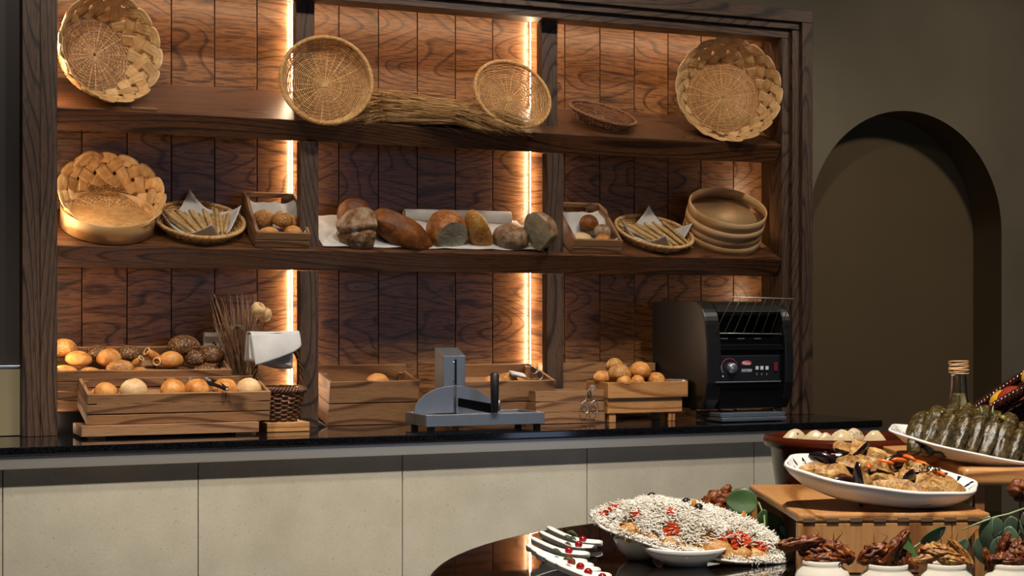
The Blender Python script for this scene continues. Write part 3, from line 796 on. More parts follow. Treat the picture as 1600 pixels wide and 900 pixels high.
# ================= things on the counter =================
def crate(name, lab, M, W, Dp, H, gaps, mats=('pine_x', 'pine_y'), th=.009, floor=.02, gap=.0035, group=None, legs=0, back=0, cat='crate', inset=True):
    t = thing_m(name, lab, cat, M, group); mx, my = M_[mats[0]], M_[mats[1]]
    zs = [0] + gaps + [H]
    def slats(y0, y1, nm, extra=0):
        for i in range(len(zs) - 1):
            z0 = zs[i] + (gap / 2 if i else 0); z1 = zs[i + 1] - (gap / 2 if i < len(zs) - 2 else 0) + (extra if i == len(zs) - 2 else 0)
            MB().box(-W / 2, W / 2, y0, y1, z0, z1).build(nm, mx, t, bevel=.0008)
    slats(0, th, 'front_slat'); slats(Dp - th, Dp, 'back_slat', back)
    for s_ in (-1, 1):
        xa, xb = s_ * (W / 2 - .0004), s_ * (W / 2 - th)
        for i in range(len(zs) - 1):
            z0 = zs[i] + (gap / 2 if i else 0); z1 = zs[i + 1] - (gap / 2 if i < len(zs) - 2 else 0)
            MB().box(min(xa, xb), max(xa, xb), th + .0004, Dp - th - .0004, z0, z1).build('side_slat', my, t, bevel=.0006)
        for yy in (th + .0006, Dp - th - .0006 - .016):
            x0 = s_ * (W / 2 - th - .0006); x1 = s_ * (W / 2 - th - .016)
            MB().box(min(x0, x1), max(x0, x1), yy, yy + .016, .001, H - .004).build('corner_block', M_['pine_z'], t)
    if W > .35: MB().box(-.012, .012, Dp - th - .012, Dp - th - .0006, .001, H - .002 + back).build('centre_block', M_['pine_z'], t)
    wi = W / 2 - th - .001
    MB().box(-wi, wi, th + .001, Dp - th - .001, floor - .006, floor).build('floor_board', my, t)
    return t
def tilted(px0, px1, y_bottom, Y, tilt=0, z=None, yaw=0):
    a = P(px0, y_bottom, Y); b_ = P(px1, y_bottom, Y); c = (a + b_) / 2
    if z is not None: c.z = z
    return Matrix.Translation(c) @ Matrix.Rotation(yaw, 4, 'Z') @ Matrix.Rotation(tilt, 4, 'X'), abs(b_.x - a.x)
def rolls_in(M, items, where):
    for (nm, x, y, z, dims, mat, seed, kind, lab, rz) in items:
        bread(nm, lab, M @ Tm((x, y, z)) @ Matrix.Rotation(rz, 4, 'Z'), dims, mat, seed, kind)

# crate C : long crate at the back left, on a black riser
YCc = 4.245
MC, WC = tilted(66, 357, 0, YCc, R(20), z=1.233 - 140 * (YCc / 1.01) / 2430)
tC = crate('bread_crate', 'long slatted wooden crate full of mixed rolls at the back left of the counter', MC, WC, .185, .113, [.030, .058, .085], floor=.075)
cz = MC.translation.z
t = thing('riser', 'black wedge riser under the long back left crate', 'riser', (MC.translation.x, 4.33, CTOP))
b = MB(); b.prism([(4.262, CTOP + .0005), (4.425, CTOP + .0005), (4.425, cz + .055), (4.262, cz - .004)], 'x', MC.translation.x - WC / 2 + .03, MC.translation.x + WC / 2 - .03)
b.build('riser_block', M_['blackmetal'], t, True)
def xC(px): return P(px, 560, YCc + .05).x - MC.translation.x
C = []
def addC(px, row, dims, mat, kind, lab, rz=0, dz=0, nm='bread_roll'):
    y = (.032, .085, .135)[row]; z = .083 + dims[2] * .5 + (0, .006, .014)[row] + dz
    x = P(px, 560, YCc + y).x - MC.translation.x
    C.append((nm, x, y, z, dims, mat, len(C) + 50, kind, lab, rz))
addC(94, 2, (.04, .032, .028), 'roll_seed', 'plain', 'speckled roll at the far left back of the long back crate', .2, .014)
addC(119, 1, (.036, .028, .024), 'roll', 'split', 'glossy golden oval roll near the left end of the long back crate', -.4, .012)
addC(96, 0, (.040, .03, .022), 'roll', 'plain', 'orange brown roll at the front left corner of the long back crate', .3)
addC(150, 2, (.038, .03, .024), 'roll_dark', 'plain', 'dark roll behind the golden oval roll in the long back crate')
addC(139, 0, (.032, .024, .018), 'roll_seed', 'plain', 'low brown roll between the two front left rolls of the long back crate', -.2)
addC(166, 1, (.034, .03, .030), 'roll', 'score', 'taller golden seeded roll left of the centre of the long back crate', .4, .010)
addC(184, 0, (.038, .026, .024), 'roll_seed', 'score', 'long golden seeded roll lying across the middle of the long back crate', .15, .012)
addC(157, 0, (.036, .02, .016), 'roll', 'plain', 'flat pale golden roll at the front edge of the long back crate, left half', 0, -.004)
addC(196, 2, (.036, .03, .024), 'roll_dark', 'plain', 'dark roll against the back centre of the long back crate')
addC(214, 0, (.026, .022, .018), 'roll', 'split', 'small golden roll right of the centre at the front of the long back crate', .2)
addC(262, 1, (.036, .028, .026), 'roll', 'split', 'pale golden bun behind the small ring ended roll in the long back crate', .3, .006)
addC(281, 2, (.046, .034, .034), 'roll_dark', 'score', 'very dark seeded round loaf at the back right of the long back crate', 0, .014)
addC(300, 1, (.028, .026, .026), 'roll_dark', 'score', 'small dark seeded roll in front of the very dark loaf', 0, .008)
addC(325, 1, (.036, .03, .030), 'roll_dark', 'plain', 'brown speckled bun at the right end of the long back crate', 0, .016)
addC(319, 0, (.042, .024, .020), 'roll_dark', 'plain', 'flat dark seeded roll at the front right of the long back crate')
rolls_in(MC, C, '')
def ring_roll(lab, px, py, Y, L, r, dirv, seed):
    b = MB(); d = Vector(dirv).normalized(); c = P(px, py, Y); t = thing('ring_roll', lab, 'bread roll', c)
    pts = []; rr = []
    for i in range(12): q = i / 11; pts.append(c + d * (L * q + .004)); rr.append(r * (.55 + .5 * math.sin(math.pi * min(1, q * .9 + .15))) )
    b.tube(pts, rr, 14); b.build('roll_body', M_['roll'], t, True)
    e1 = d.orthogonal().normalized(); e2 = d.cross(e1)
    b = MB(); b.tube([c + (e1 * math.cos(a) + e2 * math.sin(a)) * r * .8 for a in [2 * math.pi * k / 24 for k in range(24)]], .0022, 6, closed=True); b.build('pale_ring', M_['roll_floury'], t, True)['label'] = 'pale dough ring at the open end'
ring_roll('horn shaped roll with pale open ring pointing up left in the long back crate', 229, 549, 4.30, .062, .0125, (.7, .3, -.45), 1)
ring_roll('horn shaped roll with ring end facing the viewer in the long back crate', 245, 565, 4.265, .05, .0125, (.5, .85, .1), 2)
ring_roll('darker horn shaped roll leaning behind the small golden roll in the long back crate', 221, 560, 4.28, .04, .010, (-.5, .5, -.5), 3)

# stand + crate D in front
YD = 4.07
MS, WS = tilted(127, 404, 661, YD - .02, 0)
t = thing('wooden_stand', 'low pale wooden stand on short feet carrying the front left crate', 'stand', (MS.translation.x, YD + .05, CTOP))
sx = MS.translation.x; zt = .9635
b = MB(); b.box(sx - WS / 2, sx + WS / 2, YD - .025, YD + .13, zt - .027, zt); b.build('board', M_['pine_x'], t, True, bevel=.001)
for px in (150, 378):
    x = P(px, 670, YD).x
    for yy in (YD - .02, YD + .09):
        b = MB(); b.box(x - .022, x + .022, yy, yy + .03, CTOP + .0003, zt - .0275); b.build('foot', M_['pine_x'], t, True, bevel=.001)
MD, WD_ = tilted(135, 421, 0, YD, R(13), z=zt + .001)
tD = crate('bread_crate', 'long slatted wooden crate with a row of round buns, front left of the counter', MD, WD_, .17, .080, [.027, .054], floor=.048)
D_ = [(163, .030, 'roll', 'plain', 'plain orange brown bun, leftmost in the front left crate'), (207, .036, 'roll_floury', 'plain', 'pale floury bun, second from left in the front left crate'),
      (268, .034, 'roll', 'kaiser', 'golden bun near the middle of the front left crate'), (306, .034, 'roll', 'kaiser', 'golden star cut bun left of the tongs in the front left crate'),
      (349, .034, 'roll', 'kaiser', 'orange golden bun right of the tongs in the front left crate'), (386, .034, 'roll_floury', 'kaiser', 'pale golden bun at the right end of the front left crate')]
for k, (px, r, mt, kd, lb) in enumerate(D_):
    x = P(px, 612, YD + .05).x - MD.translation.x
    bread('bread_bun', lb, MD @ Tm((x, .05, .048 + r * .62 + .004)), (r, r * .95, r * .92), mt, 80 + k, kd, 'bread bun')
bread('bread_bun', 'barely visible bun behind the left corner of the front left crate', MD @ Tm((-WD_ / 2 + .035, .06, .062)), (.02, .02, .018), 'roll', 90, 'plain', 'bread bun')
def tongs(lab, M, L=.20, w=.016, openw=.03, mat='steel', grip=None):
    t = thing_m('serving_tongs', lab, 'tongs', M)
    for s_ in (-1, 1):
        b = MB(); pts = []; nr = []
        for i in range(15):
            q = i / 14; pts.append(Vector((s_ * openw * (.12 + .88 * q) * .5, 0, 0)) + Vector((0, L * q, .004 * math.sin(q * 3)))); nr.append(Vector((s_ * 1, 0, .35)).normalized())
        ribbon(b, pts, nr, w * .8, .0014); b.build('arm', M_[grip or mat], t)
        b = MB(); p = pts[-1]
        b.tube([p + Vector((math.cos(a) * .012 * 1.0 - 0, .014 + math.sin(a) * .018, 0)) for a in [2 * math.pi * k / 18 for k in range(18)]], .0016, 5, closed=True); b.build('scalloped_tip', M_[mat], t)
    b = MB(); b.tube([(openw * .06 * math.cos(a), -.003 * math.sin(a), 0) for a in [math.pi * k / 8 for k in range(9)]], .003, 6); b.build('spring_end', M_[mat], t)
    return t
q = MD @ Tm((P(330, 612, YD).x - MD.translation.x + .0, -.008, .087))
tongs('metal tongs with black arms resting on the rim of the front left crate', Matrix.Translation(q.translation + Vector((.035, -.004, .004))) @ Matrix.Rotation(R(22), 4, 'Z') @ Matrix.Rotation(R(10), 4, 'X'), .11, .012, .05, 'steel', 'blackmetal')

# power socket behind
t = thing('power_socket', 'white double wall socket on the plank wall behind the twigs', 'socket', P(334, 535, YP - .006))
c = P(334, 536, YP - .006); b = MB(); b.box(c.x - .030, c.x + .030, YP - .012, YP - .0005, c.z - .03, c.z + .03); b.build('face_plate', plain('white plastic', 'c8c8cc', .35, 0, .03), t, True, bevel=.002)
b = MB(); b.box(c.x - .031, c.x + .031, YP - .03, YP - .0125, c.z + .018, c.z + .031); b.build('cable_duct', M_['linen'], t, True, bevel=.002)
for dx, dz in ((-.002, 0), (.008, -.013), (.004, -.004)):
    b = MB(); b.lathe([(.003, 0), (.003, .0004), (.0005, .0004)], 12, Matrix.Translation((c.x + dx, YP - .0125, c.z + dz)) @ Matrix.Rotation(R(90), 4, 'X')); b.build('socket_hole', M_['blackmetal'], t, True)

# flower arrangement : willow basket with arched handle, on a wood block
pb = P(451, 661, 4.17)
blk = thing('wooden_block', 'small rough wooden block under the willow basket by the left post', 'block', (pb.x, 4.19, CTOP))
b = MB(); b.box(P(417, 660, 4.1).x, P(484, 660, 4.1).x, 4.10, 4.225, CTOP + .0004, CTOP + .026); b.build('block_body', M_['board_x'], blk, True, bevel=.002)
bx = P(436, 620, 4.165).x; bz = CTOP + .0268
t = thing('willow_basket', 'dark willow basket with tall arched handle standing on the small wooden block', 'basket', (bx, 4.165, bz))
prof = [(.047, 0), (.055, .03), (.064, .065), (.067, .082)]
b = MB(); weave(b, prof, 20, .0030, .0032, 1.0, 3, False); b.build('side_weave', M_['cane_dark'], t)
b = MB(); spokes_(b, prof, 20, .0026); b.build('stakes', M_['cane_dark'], t)
b = MB(); rope_rim(b, .066, .086, .0068, 3, 15, .0042); b.build('plaited_rim', M_['cane_dark'], t)
b = MB(); b.lathe([(.0005, .003), (.046, .003), (.046, .0), (.0005, 0)], 24); b.build('base', M_['cane_dark'], t)
b = MB()
HH = .215
def arch(s_, k=0): 
    a = math.pi * s_; return Vector((-.063 * math.cos(a) * (1 + .25 * math.sin(a)) - .006 * math.sin(a), 0, .084 + (HH - .084) * math.sin(a) ** .8))
for st_ in range(3):
    pts = []
    for i in range(61):
        s_ = i / 60; ph = 2 * math.pi * (7 * s_ + st_ / 3); pts.append(arch(s_) + Vector((.0042 * math.cos(ph), .0042 * math.sin(ph), .001 * math.sin(ph))))
    b.tube(pts, .0032, 6)
b.build('handle', M_['cane_dark'], t)
# folded napkin over the handle
def tri(name, mat, lab, cat, fn, nu, nv, th):
    b = MB(); b.grid(fn, nu, nv); o = b.build(name, mat, solid=th); return tag(o, lab, cat)
nx0_, nx1_ = P(390, 545, 4.15).x, P(466, 545, 4.15).x
tn = thing('folded_napkin', 'folded pale grey napkin draped over the handle of the willow basket', 'napkin', P(428, 520, 4.15))
zt_ = P(428, 521, 4.15).z
hx = lambda u: nx0_ + (nx1_ - nx0_) * u
def back_(u, v): return (hx(u) - .002 * v, 4.185 + .018 * v, zt_ - .004 * (1 - (2 * u - 1) ** 2) - v * .095 * (.8 + .25 * u) + .002 * math.sin(u * 7))
def front_(u, v):
    zl = .052 * (1 - u) ** .6 + .034; return (hx(u) + .004 * v * (u - .5) + (.012 * v * (1 - u)), 4.138 - .010 * math.sin(v * 1.6) - .002 * math.sin(u * 9), zt_ + .003 * (u - .3) - v * zl)
def front2(u, v): return (hx(.0 + .86 * u) - .002, 4.150 - .004 * v, zt_ - .004 - v * (.066 + .02 * u) + .0015 * math.sin(u * 14 + v * 3))
def top_(u, v):
    a = math.pi * v; return (hx(u), 4.1615 - .0235 * math.cos(a) * 1.0, zt_ + .003 * (u - .3) * (1 - v) + .0055 * math.sin(a) - .004 * (1 - (2 * u - 1) ** 2) * v)
for nm, fn in (('outer_fold', front_), ('inner_fold', front2), ('back_fold', back_), ('top_fold', top_)):
    b = MB(); b.grid(fn, 26, 14); b.build(nm, M_['napkin'], tn, True, solid=.0022)
# twigs, dried flower head, seed pods  (stand in the basket's left side)
tw = thing('twig_bundle', 'bundle of dry forked twigs standing behind the left crates', 'twigs', P(380, 640, 4.27))
rnd = random.Random(12); b = MB()
for k in range(70):
    p0 = P(385 + rnd.uniform(-12, 10), 640, 4.25 + rnd.uniform(0, .06)); tx = rnd.uniform(328, 405); ty = 458 + rnd.random() ** 2 * 60
    p1 = P(tx, ty, 4.22 + rnd.uniform(0, .15)); mid = (p0 + p1) / 2 + Vector((rnd.uniform(-.012, .006) , 0, rnd.uniform(-.01, .02)))
    pts = [p0, (p0 + mid) / 2 + Vector((rnd.uniform(-.004, .004), 0, 0)), mid, (mid + p1) / 2 + Vector((rnd.uniform(-.006, .006), 0, 0)), p1]
    r0 = rnd.uniform(.0015, .0030); b.tube(pts, [r0, r0, r0 * .9, r0 * .7, r0 * .35], 5)
    if rnd.random() < .6:
        q = pts[3]; d = Vector((rnd.uniform(-.4, .4), rnd.uniform(-.2, .2), 1)).normalized(); b.tube([q, q + d * rnd.uniform(.02, .05)], [r0 * .6, r0 * .25], 4)
b.build('twigs', M_['twig'], tw, True)['kind'] = 'stuff'
c = P(370, 514, 4.19); b = MB(); rnd = random.Random(2)
fl = thing('dried_flower', 'round fluffy dried flower head in front of the twigs', 'flower', c)
for k in range(170):
    a = rnd.uniform(0, 2 * math.pi); e = math.acos(rnd.uniform(-.2, 1)); d = Vector((math.sin(e) * math.cos(a), math.sin(e) * math.sin(a), math.cos(e) * .55))
    b.tube([c + d * .006, c + d * rnd.uniform(.018, .024)], [.0012, .0005], 4)
b.build('petals', strawmat('faded petals', '3c2c20', '685240', '8c7660', .7), fl, True)['kind'] = 'stuff'
b = MB(); b.tube([c - Vector((0, 0, .004)), P(374, 560, 4.20), P(382, 636, 4.25)], .0013, 5); b.build('stem', M_['twig'], fl, True)
def pod(lab, px, py, Y, s_, ax, mouth=True):
    c = P(px, py, Y); Mx = axis_m(c, ax); t = thing_m('seed_pod', lab, 'seed pod', Mx)
    MB().lathe([(.0006, -.014 * s_), (.008 * s_, -.011 * s_), (.013 * s_, -.002 * s_), (.0125 * s_, .007 * s_), (.008 * s_, .012 * s_), (.006 * s_, .010 * s_), (.009 * s_, .002 * s_), (.0005, -.004 * s_)], 20, wob=lambda a, r, z: .08 * math.sin(a * 4)).build('pod_shell', M_['roll_floury'], t)
    b = MB(); q = Mx.inverted() @ P(378, 610, 4.24); b.tube([(0, 0, -.014 * s_), (q * .3 + Vector((0, 0, -.01))), q], .0011, 5); b.build('stem', M_['twig'], t)
pod('pale open seed pod left of the pair above the napkin', 403, 484, 4.20, 1.5, (.5, -.55, .75))
pod('tall pale seed pod right of the pair above the napkin', 413, 492, 4.225, 1.5, (-.2, -.3, .9))

# crate E : two deep slats, beside the left post
YE = 4.285
ME, WE = tilted(512, 651, 0, YE, R(12), z=CTOP + .0008)
tE = crate('bread_crate', 'deep two slat knotty crate with one bun between the left post and the slicer', ME, WE, .135, .128, [.064], floor=.09, back=.018)
b = MB(); b.prism([(4.33, CTOP + .0005), (4.415, CTOP + .0005), (4.415, CTOP + .026), (4.33, CTOP + .009)], 'x', ME.translation.x - .1, ME.translation.x + .1); b.build('back_wedge', M_['pine_x'], tE, True)
bread('bread_bun', 'single golden bun just showing over the rim of the deep knotty crate', ME @ Tm((.025, .055, .112)), (.034, .03, .026), 'roll', 101, 'plain', 'bread bun')
b = MB(); pp = [(P(497, 652, 4.27).x, 4.262, CTOP + .001), (P(512, 664, 4.27).x, 4.25, CTOP + .0006)]
def fpaper(u, v): return (pp[0][0] - .01 + .032 * u, 4.262 + .02 * v, CTOP + .002 + .02 * (1 - u) * (1 - v))
o = MB().grid(fpaper, 8, 6).build('paper_napkin', M_['linen'], solid=.001); tag(o, 'scrap of white napkin on the counter at the foot of the left post', 'napkin')

# crate F behind the slicer
YF = 4.175
MF, WF = tilted(716, 862, 0, YF, R(14), z=CTOP + .0008)
tF = crate('bread_crate', 'deep two slat crate with rolls and a folded napkin behind the slicer', MF, WF, .19, .128, [.066], floor=.09)
b = MB(); b.prism([(4.28, CTOP + .0005), (4.35, CTOP + .0005), (4.35, CTOP + .041), (4.28, CTOP + .024)], 'x', MF.translation.x - .1, MF.translation.x + .05); b.build('back_wedge', M_['pine_x'], tF, True)
bread('bread_roll', 'golden roll beside the metal column in the crate behind the slicer', MF @ Tm((-.03, .055, .106)), (.032, .026, .022), 'roll', 111, 'split')
bread('bread_roll', 'seeded roll in the middle of the crate behind the slicer', MF @ Tm((.022, .07, .110)), (.034, .026, .023), 'roll_seed', 112, 'score')
bread('bread_roll', 'pale roll low at the back right of the crate behind the slicer', MF @ Tm((.07, .10, .106)), (.03, .026, .02), 'roll', 113, 'plain')
def fn_(u, v): return MF @ Vector((.02 + .045 * u, .030 + .03 * v, .128 + .010 * (1 - u) + .004 * math.sin(v * 3)))
o = MB().grid(fn_, 8, 8).build('folded_napkin', M_['linen'], solid=.010, bevel=.003); tag(o, 'small folded white napkin on the rolls in the crate behind the slicer', 'napkin')
def loop(b, c, rx, rz, r, ax=(1, 0, 0), az=(0, 0, 1)):
    b.tube([Vector(c) + Vector(ax) * rx * math.cos(a) + Vector(az) * rz * math.sin(a) for a in [2 * math.pi * k / 20 for k in range(20)]], r, 5, closed=True)
t = thing('serving_tongs', 'metal tongs with oval loops leaning in the right corner of the crate behind the slicer', 'tongs', P(835, 586, 4.22))
for (px, py) in ((834, 577), (843, 586)):
    b = MB(); loop(b, P(px, py, 4.20), .011, .013, .0014); c = P(px, py, 4.20); b.tube([c + Vector((-.008, 0, -.01)), P(px - 18, py + 8, 4.24)], .0014, 5); b.build('tong_arm', M_['steel'], t, True)

# crate G upright printed box with tongs on top
YG = 4.105
MG, WG = tilted(837, 946, 0, YG, 0, z=CTOP + .0008)
tG = crate('bread_crate', 'upright three slat crate with tongs hanging over its front, right of the slicer', MG, WG, .128, .095, [.033, .064], floor=.03, gap=.003)
tongs('metal tongs on the upright crate with arms hanging down its front', Matrix.Translation(P(921, 610, 4.096)) @ Matrix.Rotation(R(-94), 4, 'X'), .035, .008, .03)
for k, (px, Y) in enumerate(((910, 4.10), (927, 4.10))):
    pass
t = thing('wrapped_butter', 'small pale wrapped block lying behind the rim of the upright crate', 'butter', P(933, 606, 4.18))
c = P(934, 607, 4.17); b = MB(); b.box(c.x - .022, c.x + .022, c.y - .012, c.y + .012, c.z - .012, c.z + .010); b.build('wrapper', M_['linen'], t, True, bevel=.004, seg=3)
b = MB(); b.box(c.x - .024, c.x + .024, c.y - .014, c.y + .014, CTOP + .0315, c.z - .0125); b.build('tray', M_['pine_x'], t, True, bevel=.001)

# crate H upright at the back, right of the right post
YH = 4.29
MH, WH = tilted(868, 1024, 0, YH, 0, z=CTOP + .0008)
tH = crate('bread_crate', 'tall upright slatted crate standing behind the tray of buns by the right post', MH, WH, .125, .168, [.036, .074, .112, .140], floor=.06)
# tray I on legs with buns
YI = 4.08
a = P(950, 622, YI); c = P(1075, 622, YI); t = thing('bread_stand', 'stepped wooden stand with a shallow tray of round buns left of the toaster', 'stand', ((a.x + c.x) / 2, YI + .08, CTOP))
b = MB(); b.box(a.x, c.x, YI, YI + .012, 1.002, 1.049); b.build('tray_front', M_['board_x'], t, True, bevel=.0012)
b = MB(); b.box(a.x, c.x, YI + .135, YI + .147, 1.002, 1.049); b.build('tray_back', M_['board_x'], t, True, bevel=.0012)
for xx in (a.x, c.x - .012): b = MB(); b.box(xx, xx + .012, YI + .0125, YI + .1345, 1.002, 1.049); b.build('tray_side', M_['board_y'], t, True, bevel=.001)
b = MB(); b.box(a.x + .0125, c.x - .0125, YI + .0125, YI + .1345, 1.003, 1.012); b.build('tray_floor', M_['board_x'], t, True)
x2 = P(1068, 640, YI).x; b = MB(); b.box(a.x + .002, x2, YI + .008, YI + .13, .957, 1.0015); b.build('lower_step', M_['board_x'], t, True, bevel=.0012)
for px in (960, 1053):
    x = P(px, 650, YI).x
    for yy in (YI + .012, YI + .1): b = MB(); b.box(x - .011, x + .011, yy, yy + .022, CTOP + .0004, .9565); b.build('leg', M_['board_z'], t, True, bevel=.001)
for k, (px, py, Y, r, mt, lb) in enumerate((
        (941, 592, 4.15, .028, 'roll', 'golden bun at the left end of the tray left of the toaster'),
        (968, 586, 4.125, .036, 'roll_seed', 'large pale speckled bun on top of the tray pile'),
        (1000, 582, 4.13, .034, 'roll', 'large orange brown bun on top of the tray pile, nearest the toaster'),
        (960, 573, 4.19, .028, 'roll_seed', 'bun half hidden behind the pile on the tray left of the toaster'),
        (975, 598, 4.10, .024, 'roll', 'low bun at the front edge of the tray, left of its middle'),
        (996, 597, 4.10, .022, 'roll', 'low bun at the front edge of the tray, in its middle'),
        (1025, 595, 4.115, .028, 'roll', 'golden bun at the right of the pile on the tray'))):
    c_ = P(px, py, Y); bread('bread_bun', lb, Matrix.Translation(c_), (r, r * .95, r * .95), mt, 120 + k, 'plain' if k else 'split', 'bread bun')
    if c_.z - r * .6 > 1.03:
        pass
for k, (px, lb) in enumerate(((985, 'hidden lower bun under the pile, left side of the tray'), (1010, 'hidden lower bun under the pile, right side of the tray'))):
    c_ = P(px, 600, 4.155); c_.z = 1.012 + .021; bread('bread_bun', lb, Matrix.Translation(c_), (.032, .03, .034), 'roll', 140 + k, 'plain', 'bread bun')
t = thing('serving_tongs', 'metal tongs with two oval loops lying on the right end of the bun tray', 'tongs', P(1062, 596, 4.12))
for (px, py, Y) in ((1052, 594, 4.12), (1068, 593, 4.10)):
    b = MB(); c = P(px, py, Y); c.z = 1.0515; loop(b, c, .013, .012, .0014, (1, 0, 0), (0, 1, .12)); b.tube([c + Vector((0, .012, .001)), c + Vector((-.02, .05, .002))], .0014, 5); b.build('tong_arm', M_['steel'], t, True)
M_['chrome'] = plain('chrome', 'd8d8dc', .12, 1, .02)

# ---------------- bread slicer ----------------
M_['slicer'] = plain('dull cast aluminium', '8d9198', .42, .85, .05, 60)
YS0 = 3.965; 
pa = P(666, 651, YS0); pc = P(851, 651, YS0)
t = thing('bread_slicer', 'grey metal bread slicer with half round plates, tall column and black handle', 'bread slicer', ((pa.x + pc.x) / 2, 4.04, CTOP))
z0, z1 = CTOP + .012, CTOP + .0445
b = MB(); b.box(pa.x, pc.x, YS0, YS0 + .010, z0, z1); b.box(pa.x, pc.x, YS0 + .16, YS0 + .17, z0, z1); b.box(pa.x, pa.x + .01, YS0 + .0101, YS0 + .1599, z0, z1); b.box(pc.x - .01, pc.x, YS0 + .0101, YS0 + .1599, z0, z1)
b.box(pa.x + .0101, pc.x - .0101, YS0 + .0101, YS0 + .1599, z1 - .012, z1 - .008); b.build('base_frame', M_['slicer'], t, True, bevel=.0012)
for x in (pa.x + .012, pc.x - .024):
    for y in (YS0 + .01, YS0 + .14): b = MB(); b.box(x, x + .016, y, y + .016, CTOP + .0003, z0 - .0002); b.build('rubber_foot', M_['blackmetal'], t, True)
xp = P(709, 604, YS0 + .10).x
b = MB(); yA = YS0 + .095; xl = P(693, 604, yA).x; xr = P(727, 604, yA).x
ztop = P(709, 556, yA).z
def column(x0, x1): 
    b.box(x0, x1, yA, yA + .006, z1 - .006, ztop)
gx0, gx1 = P(712, 580, yA).x - .003, P(712, 580, yA).x + .003; gz0, gz1 = P(709, 602, yA).z, P(709, 562, yA).z
b.box(xl, gx0, yA, yA + .006, z1, ztop); b.box(gx1, xr, yA, yA + .006, z1, ztop); b.box(gx0, gx1, yA, yA + .006, z1, gz0); b.box(gx0, gx1, yA, yA + .006, gz1, ztop)
b.box(xl, xl + .004, yA + .0062, yA + .07, z1, ztop); b.box(xr - .004, xr, yA + .0062, yA + .07, z1, ztop)
b.prism([(yA, ztop + .0002), (yA + .07, ztop + .0002), (yA + .07, ztop + .022), (yA + .06, ztop + .022)], 'x', xl, xr)
b.build('blade_column', M_['slicer'], t, True, bevel=.0008)
b = MB(); b.box(gx0, gx1, yA + .002, yA + .005, gz0, gz1); b.build('column_slot', M_['blackmetal'], t, True)
for z in (gz0 + .012, gz1 - .008): b = MB(); b.lathe([(.0005, 0), (.0022, .0), (.0022, .003), (.0005, .003)], 12, Matrix.Translation((gx0 - .004, yA, z)) @ Matrix.Rotation(R(90), 4, 'X')); b.build('bolt', M_['chrome'], t, True)
yB = YS0 + .07; cc = P(711, 644, yB); rz = P(711, 603, yB).z - z1; rxl = cc.x - P(649, 644, yB).x; rxr = P(771, 644, yB).x - cc.x
def halfd(x0, rx, a0, a1, y0, y1, nm):
    pts = [(x0 + rx * math.cos(a), z1 + rz * math.sin(a)) for a in [a0 + (a1 - a0) * k / 24 for k in range(25)]] + [(x0, z1)]
    b = MB(); b.prism(pts, 'y', y0, y1); b.build(nm, M_['slicer'], t, True, bevel=.0005)
halfd(cc.x - .004, rxl, R(90), R(180), yB, yB + .005, 'half_round_plate'); halfd(cc.x + .004, rxr, 0, R(90), yB, yB + .005, 'half_round_plate')
b = MB(); p0 = P(716, 634, yB - .004); p1 = P(770, 648, YS0 + .004)
Mx = Matrix.Translation(p0)
d = (p1 - p0); b.add([p0 + Vector((0, 0, .022)), p1 + Vector((0, 0, .030)), p1 + Vector((0, 0, .002)), p0 + Vector((0, 0, -.002)),
       p0 + Vector((0.001, .002, .022)), p1 + Vector((.001, .002, .030)), p1 + Vector((.001, .002, .002)), p0 + Vector((.001, .002, -.002))], [(0, 1, 2, 3), (7, 6, 5, 4), (0, 4, 5, 1), (1, 5, 6, 2), (2, 6, 7, 3), (3, 7, 4, 0)])
b.build('blade', M_['chrome'], t, True)
hp = P(773, 645, YS0 - .004); ht = P(773, 582, YS0 - .004)
b = MB(); b.tube([hp, hp + (ht - hp) * .05, hp + (ht - hp) * .5, hp + (ht - hp) * .96, ht], [.0075, .0105, .0115, .0125, .008], 16); b.build('handle', plain('black rubber', '0e0e10', .45), t, True)
b = MB(); q = P(779, 642, YS0); b.tube([q, P(779, 625, YS0)], .005, 10); b.build('clamp', M_['slicer'], t, True)

# ---------------- conveyor toaster ----------------
YT = 3.99; YT2 = 4.33
M_['enamel'] = plain('textured black enamel', '131212', .34, 0, .2, 220, .35)
M_['glossblack'] = plain('gloss black panel', '0a0a0c', .18)
x0 = P(1105, 560, YT).x; x1 = P(1240, 560, YT).x; zb = CTOP + .036; ztp = 1.2905
t = thing('conveyor_toaster', 'black countertop conveyor toaster with wire rack and control knob at the right end', 'toaster', ((x0 + x1) / 2, 4.16, CTOP))
prof = [(YT2, zb), (YT2, ztp)] + [(YT + .085, ztp)]
for a in range(0, 91, 9): prof.append((YT + .085 - .075 * math.sin(R(a)), ztp - .085 + .085 * math.cos(R(a))))
prof += [(YT + .002, 1.165), (YT, 1.12), (YT, 1.045), (YT + .012, .995), (YT + .035, zb)]
def side(xa, xb, nm): b = MB(); b.prism(prof, 'x', xa, xb); return b.build(nm, M_['enamel'], t, True, bevel=.004, seg=3)
side(x0, x0 + .050, 'side_cheek'); side(x1 - .030, x1, 'side_cheek')
xi0, xi1 = x0 + .0505, x1 - .0305
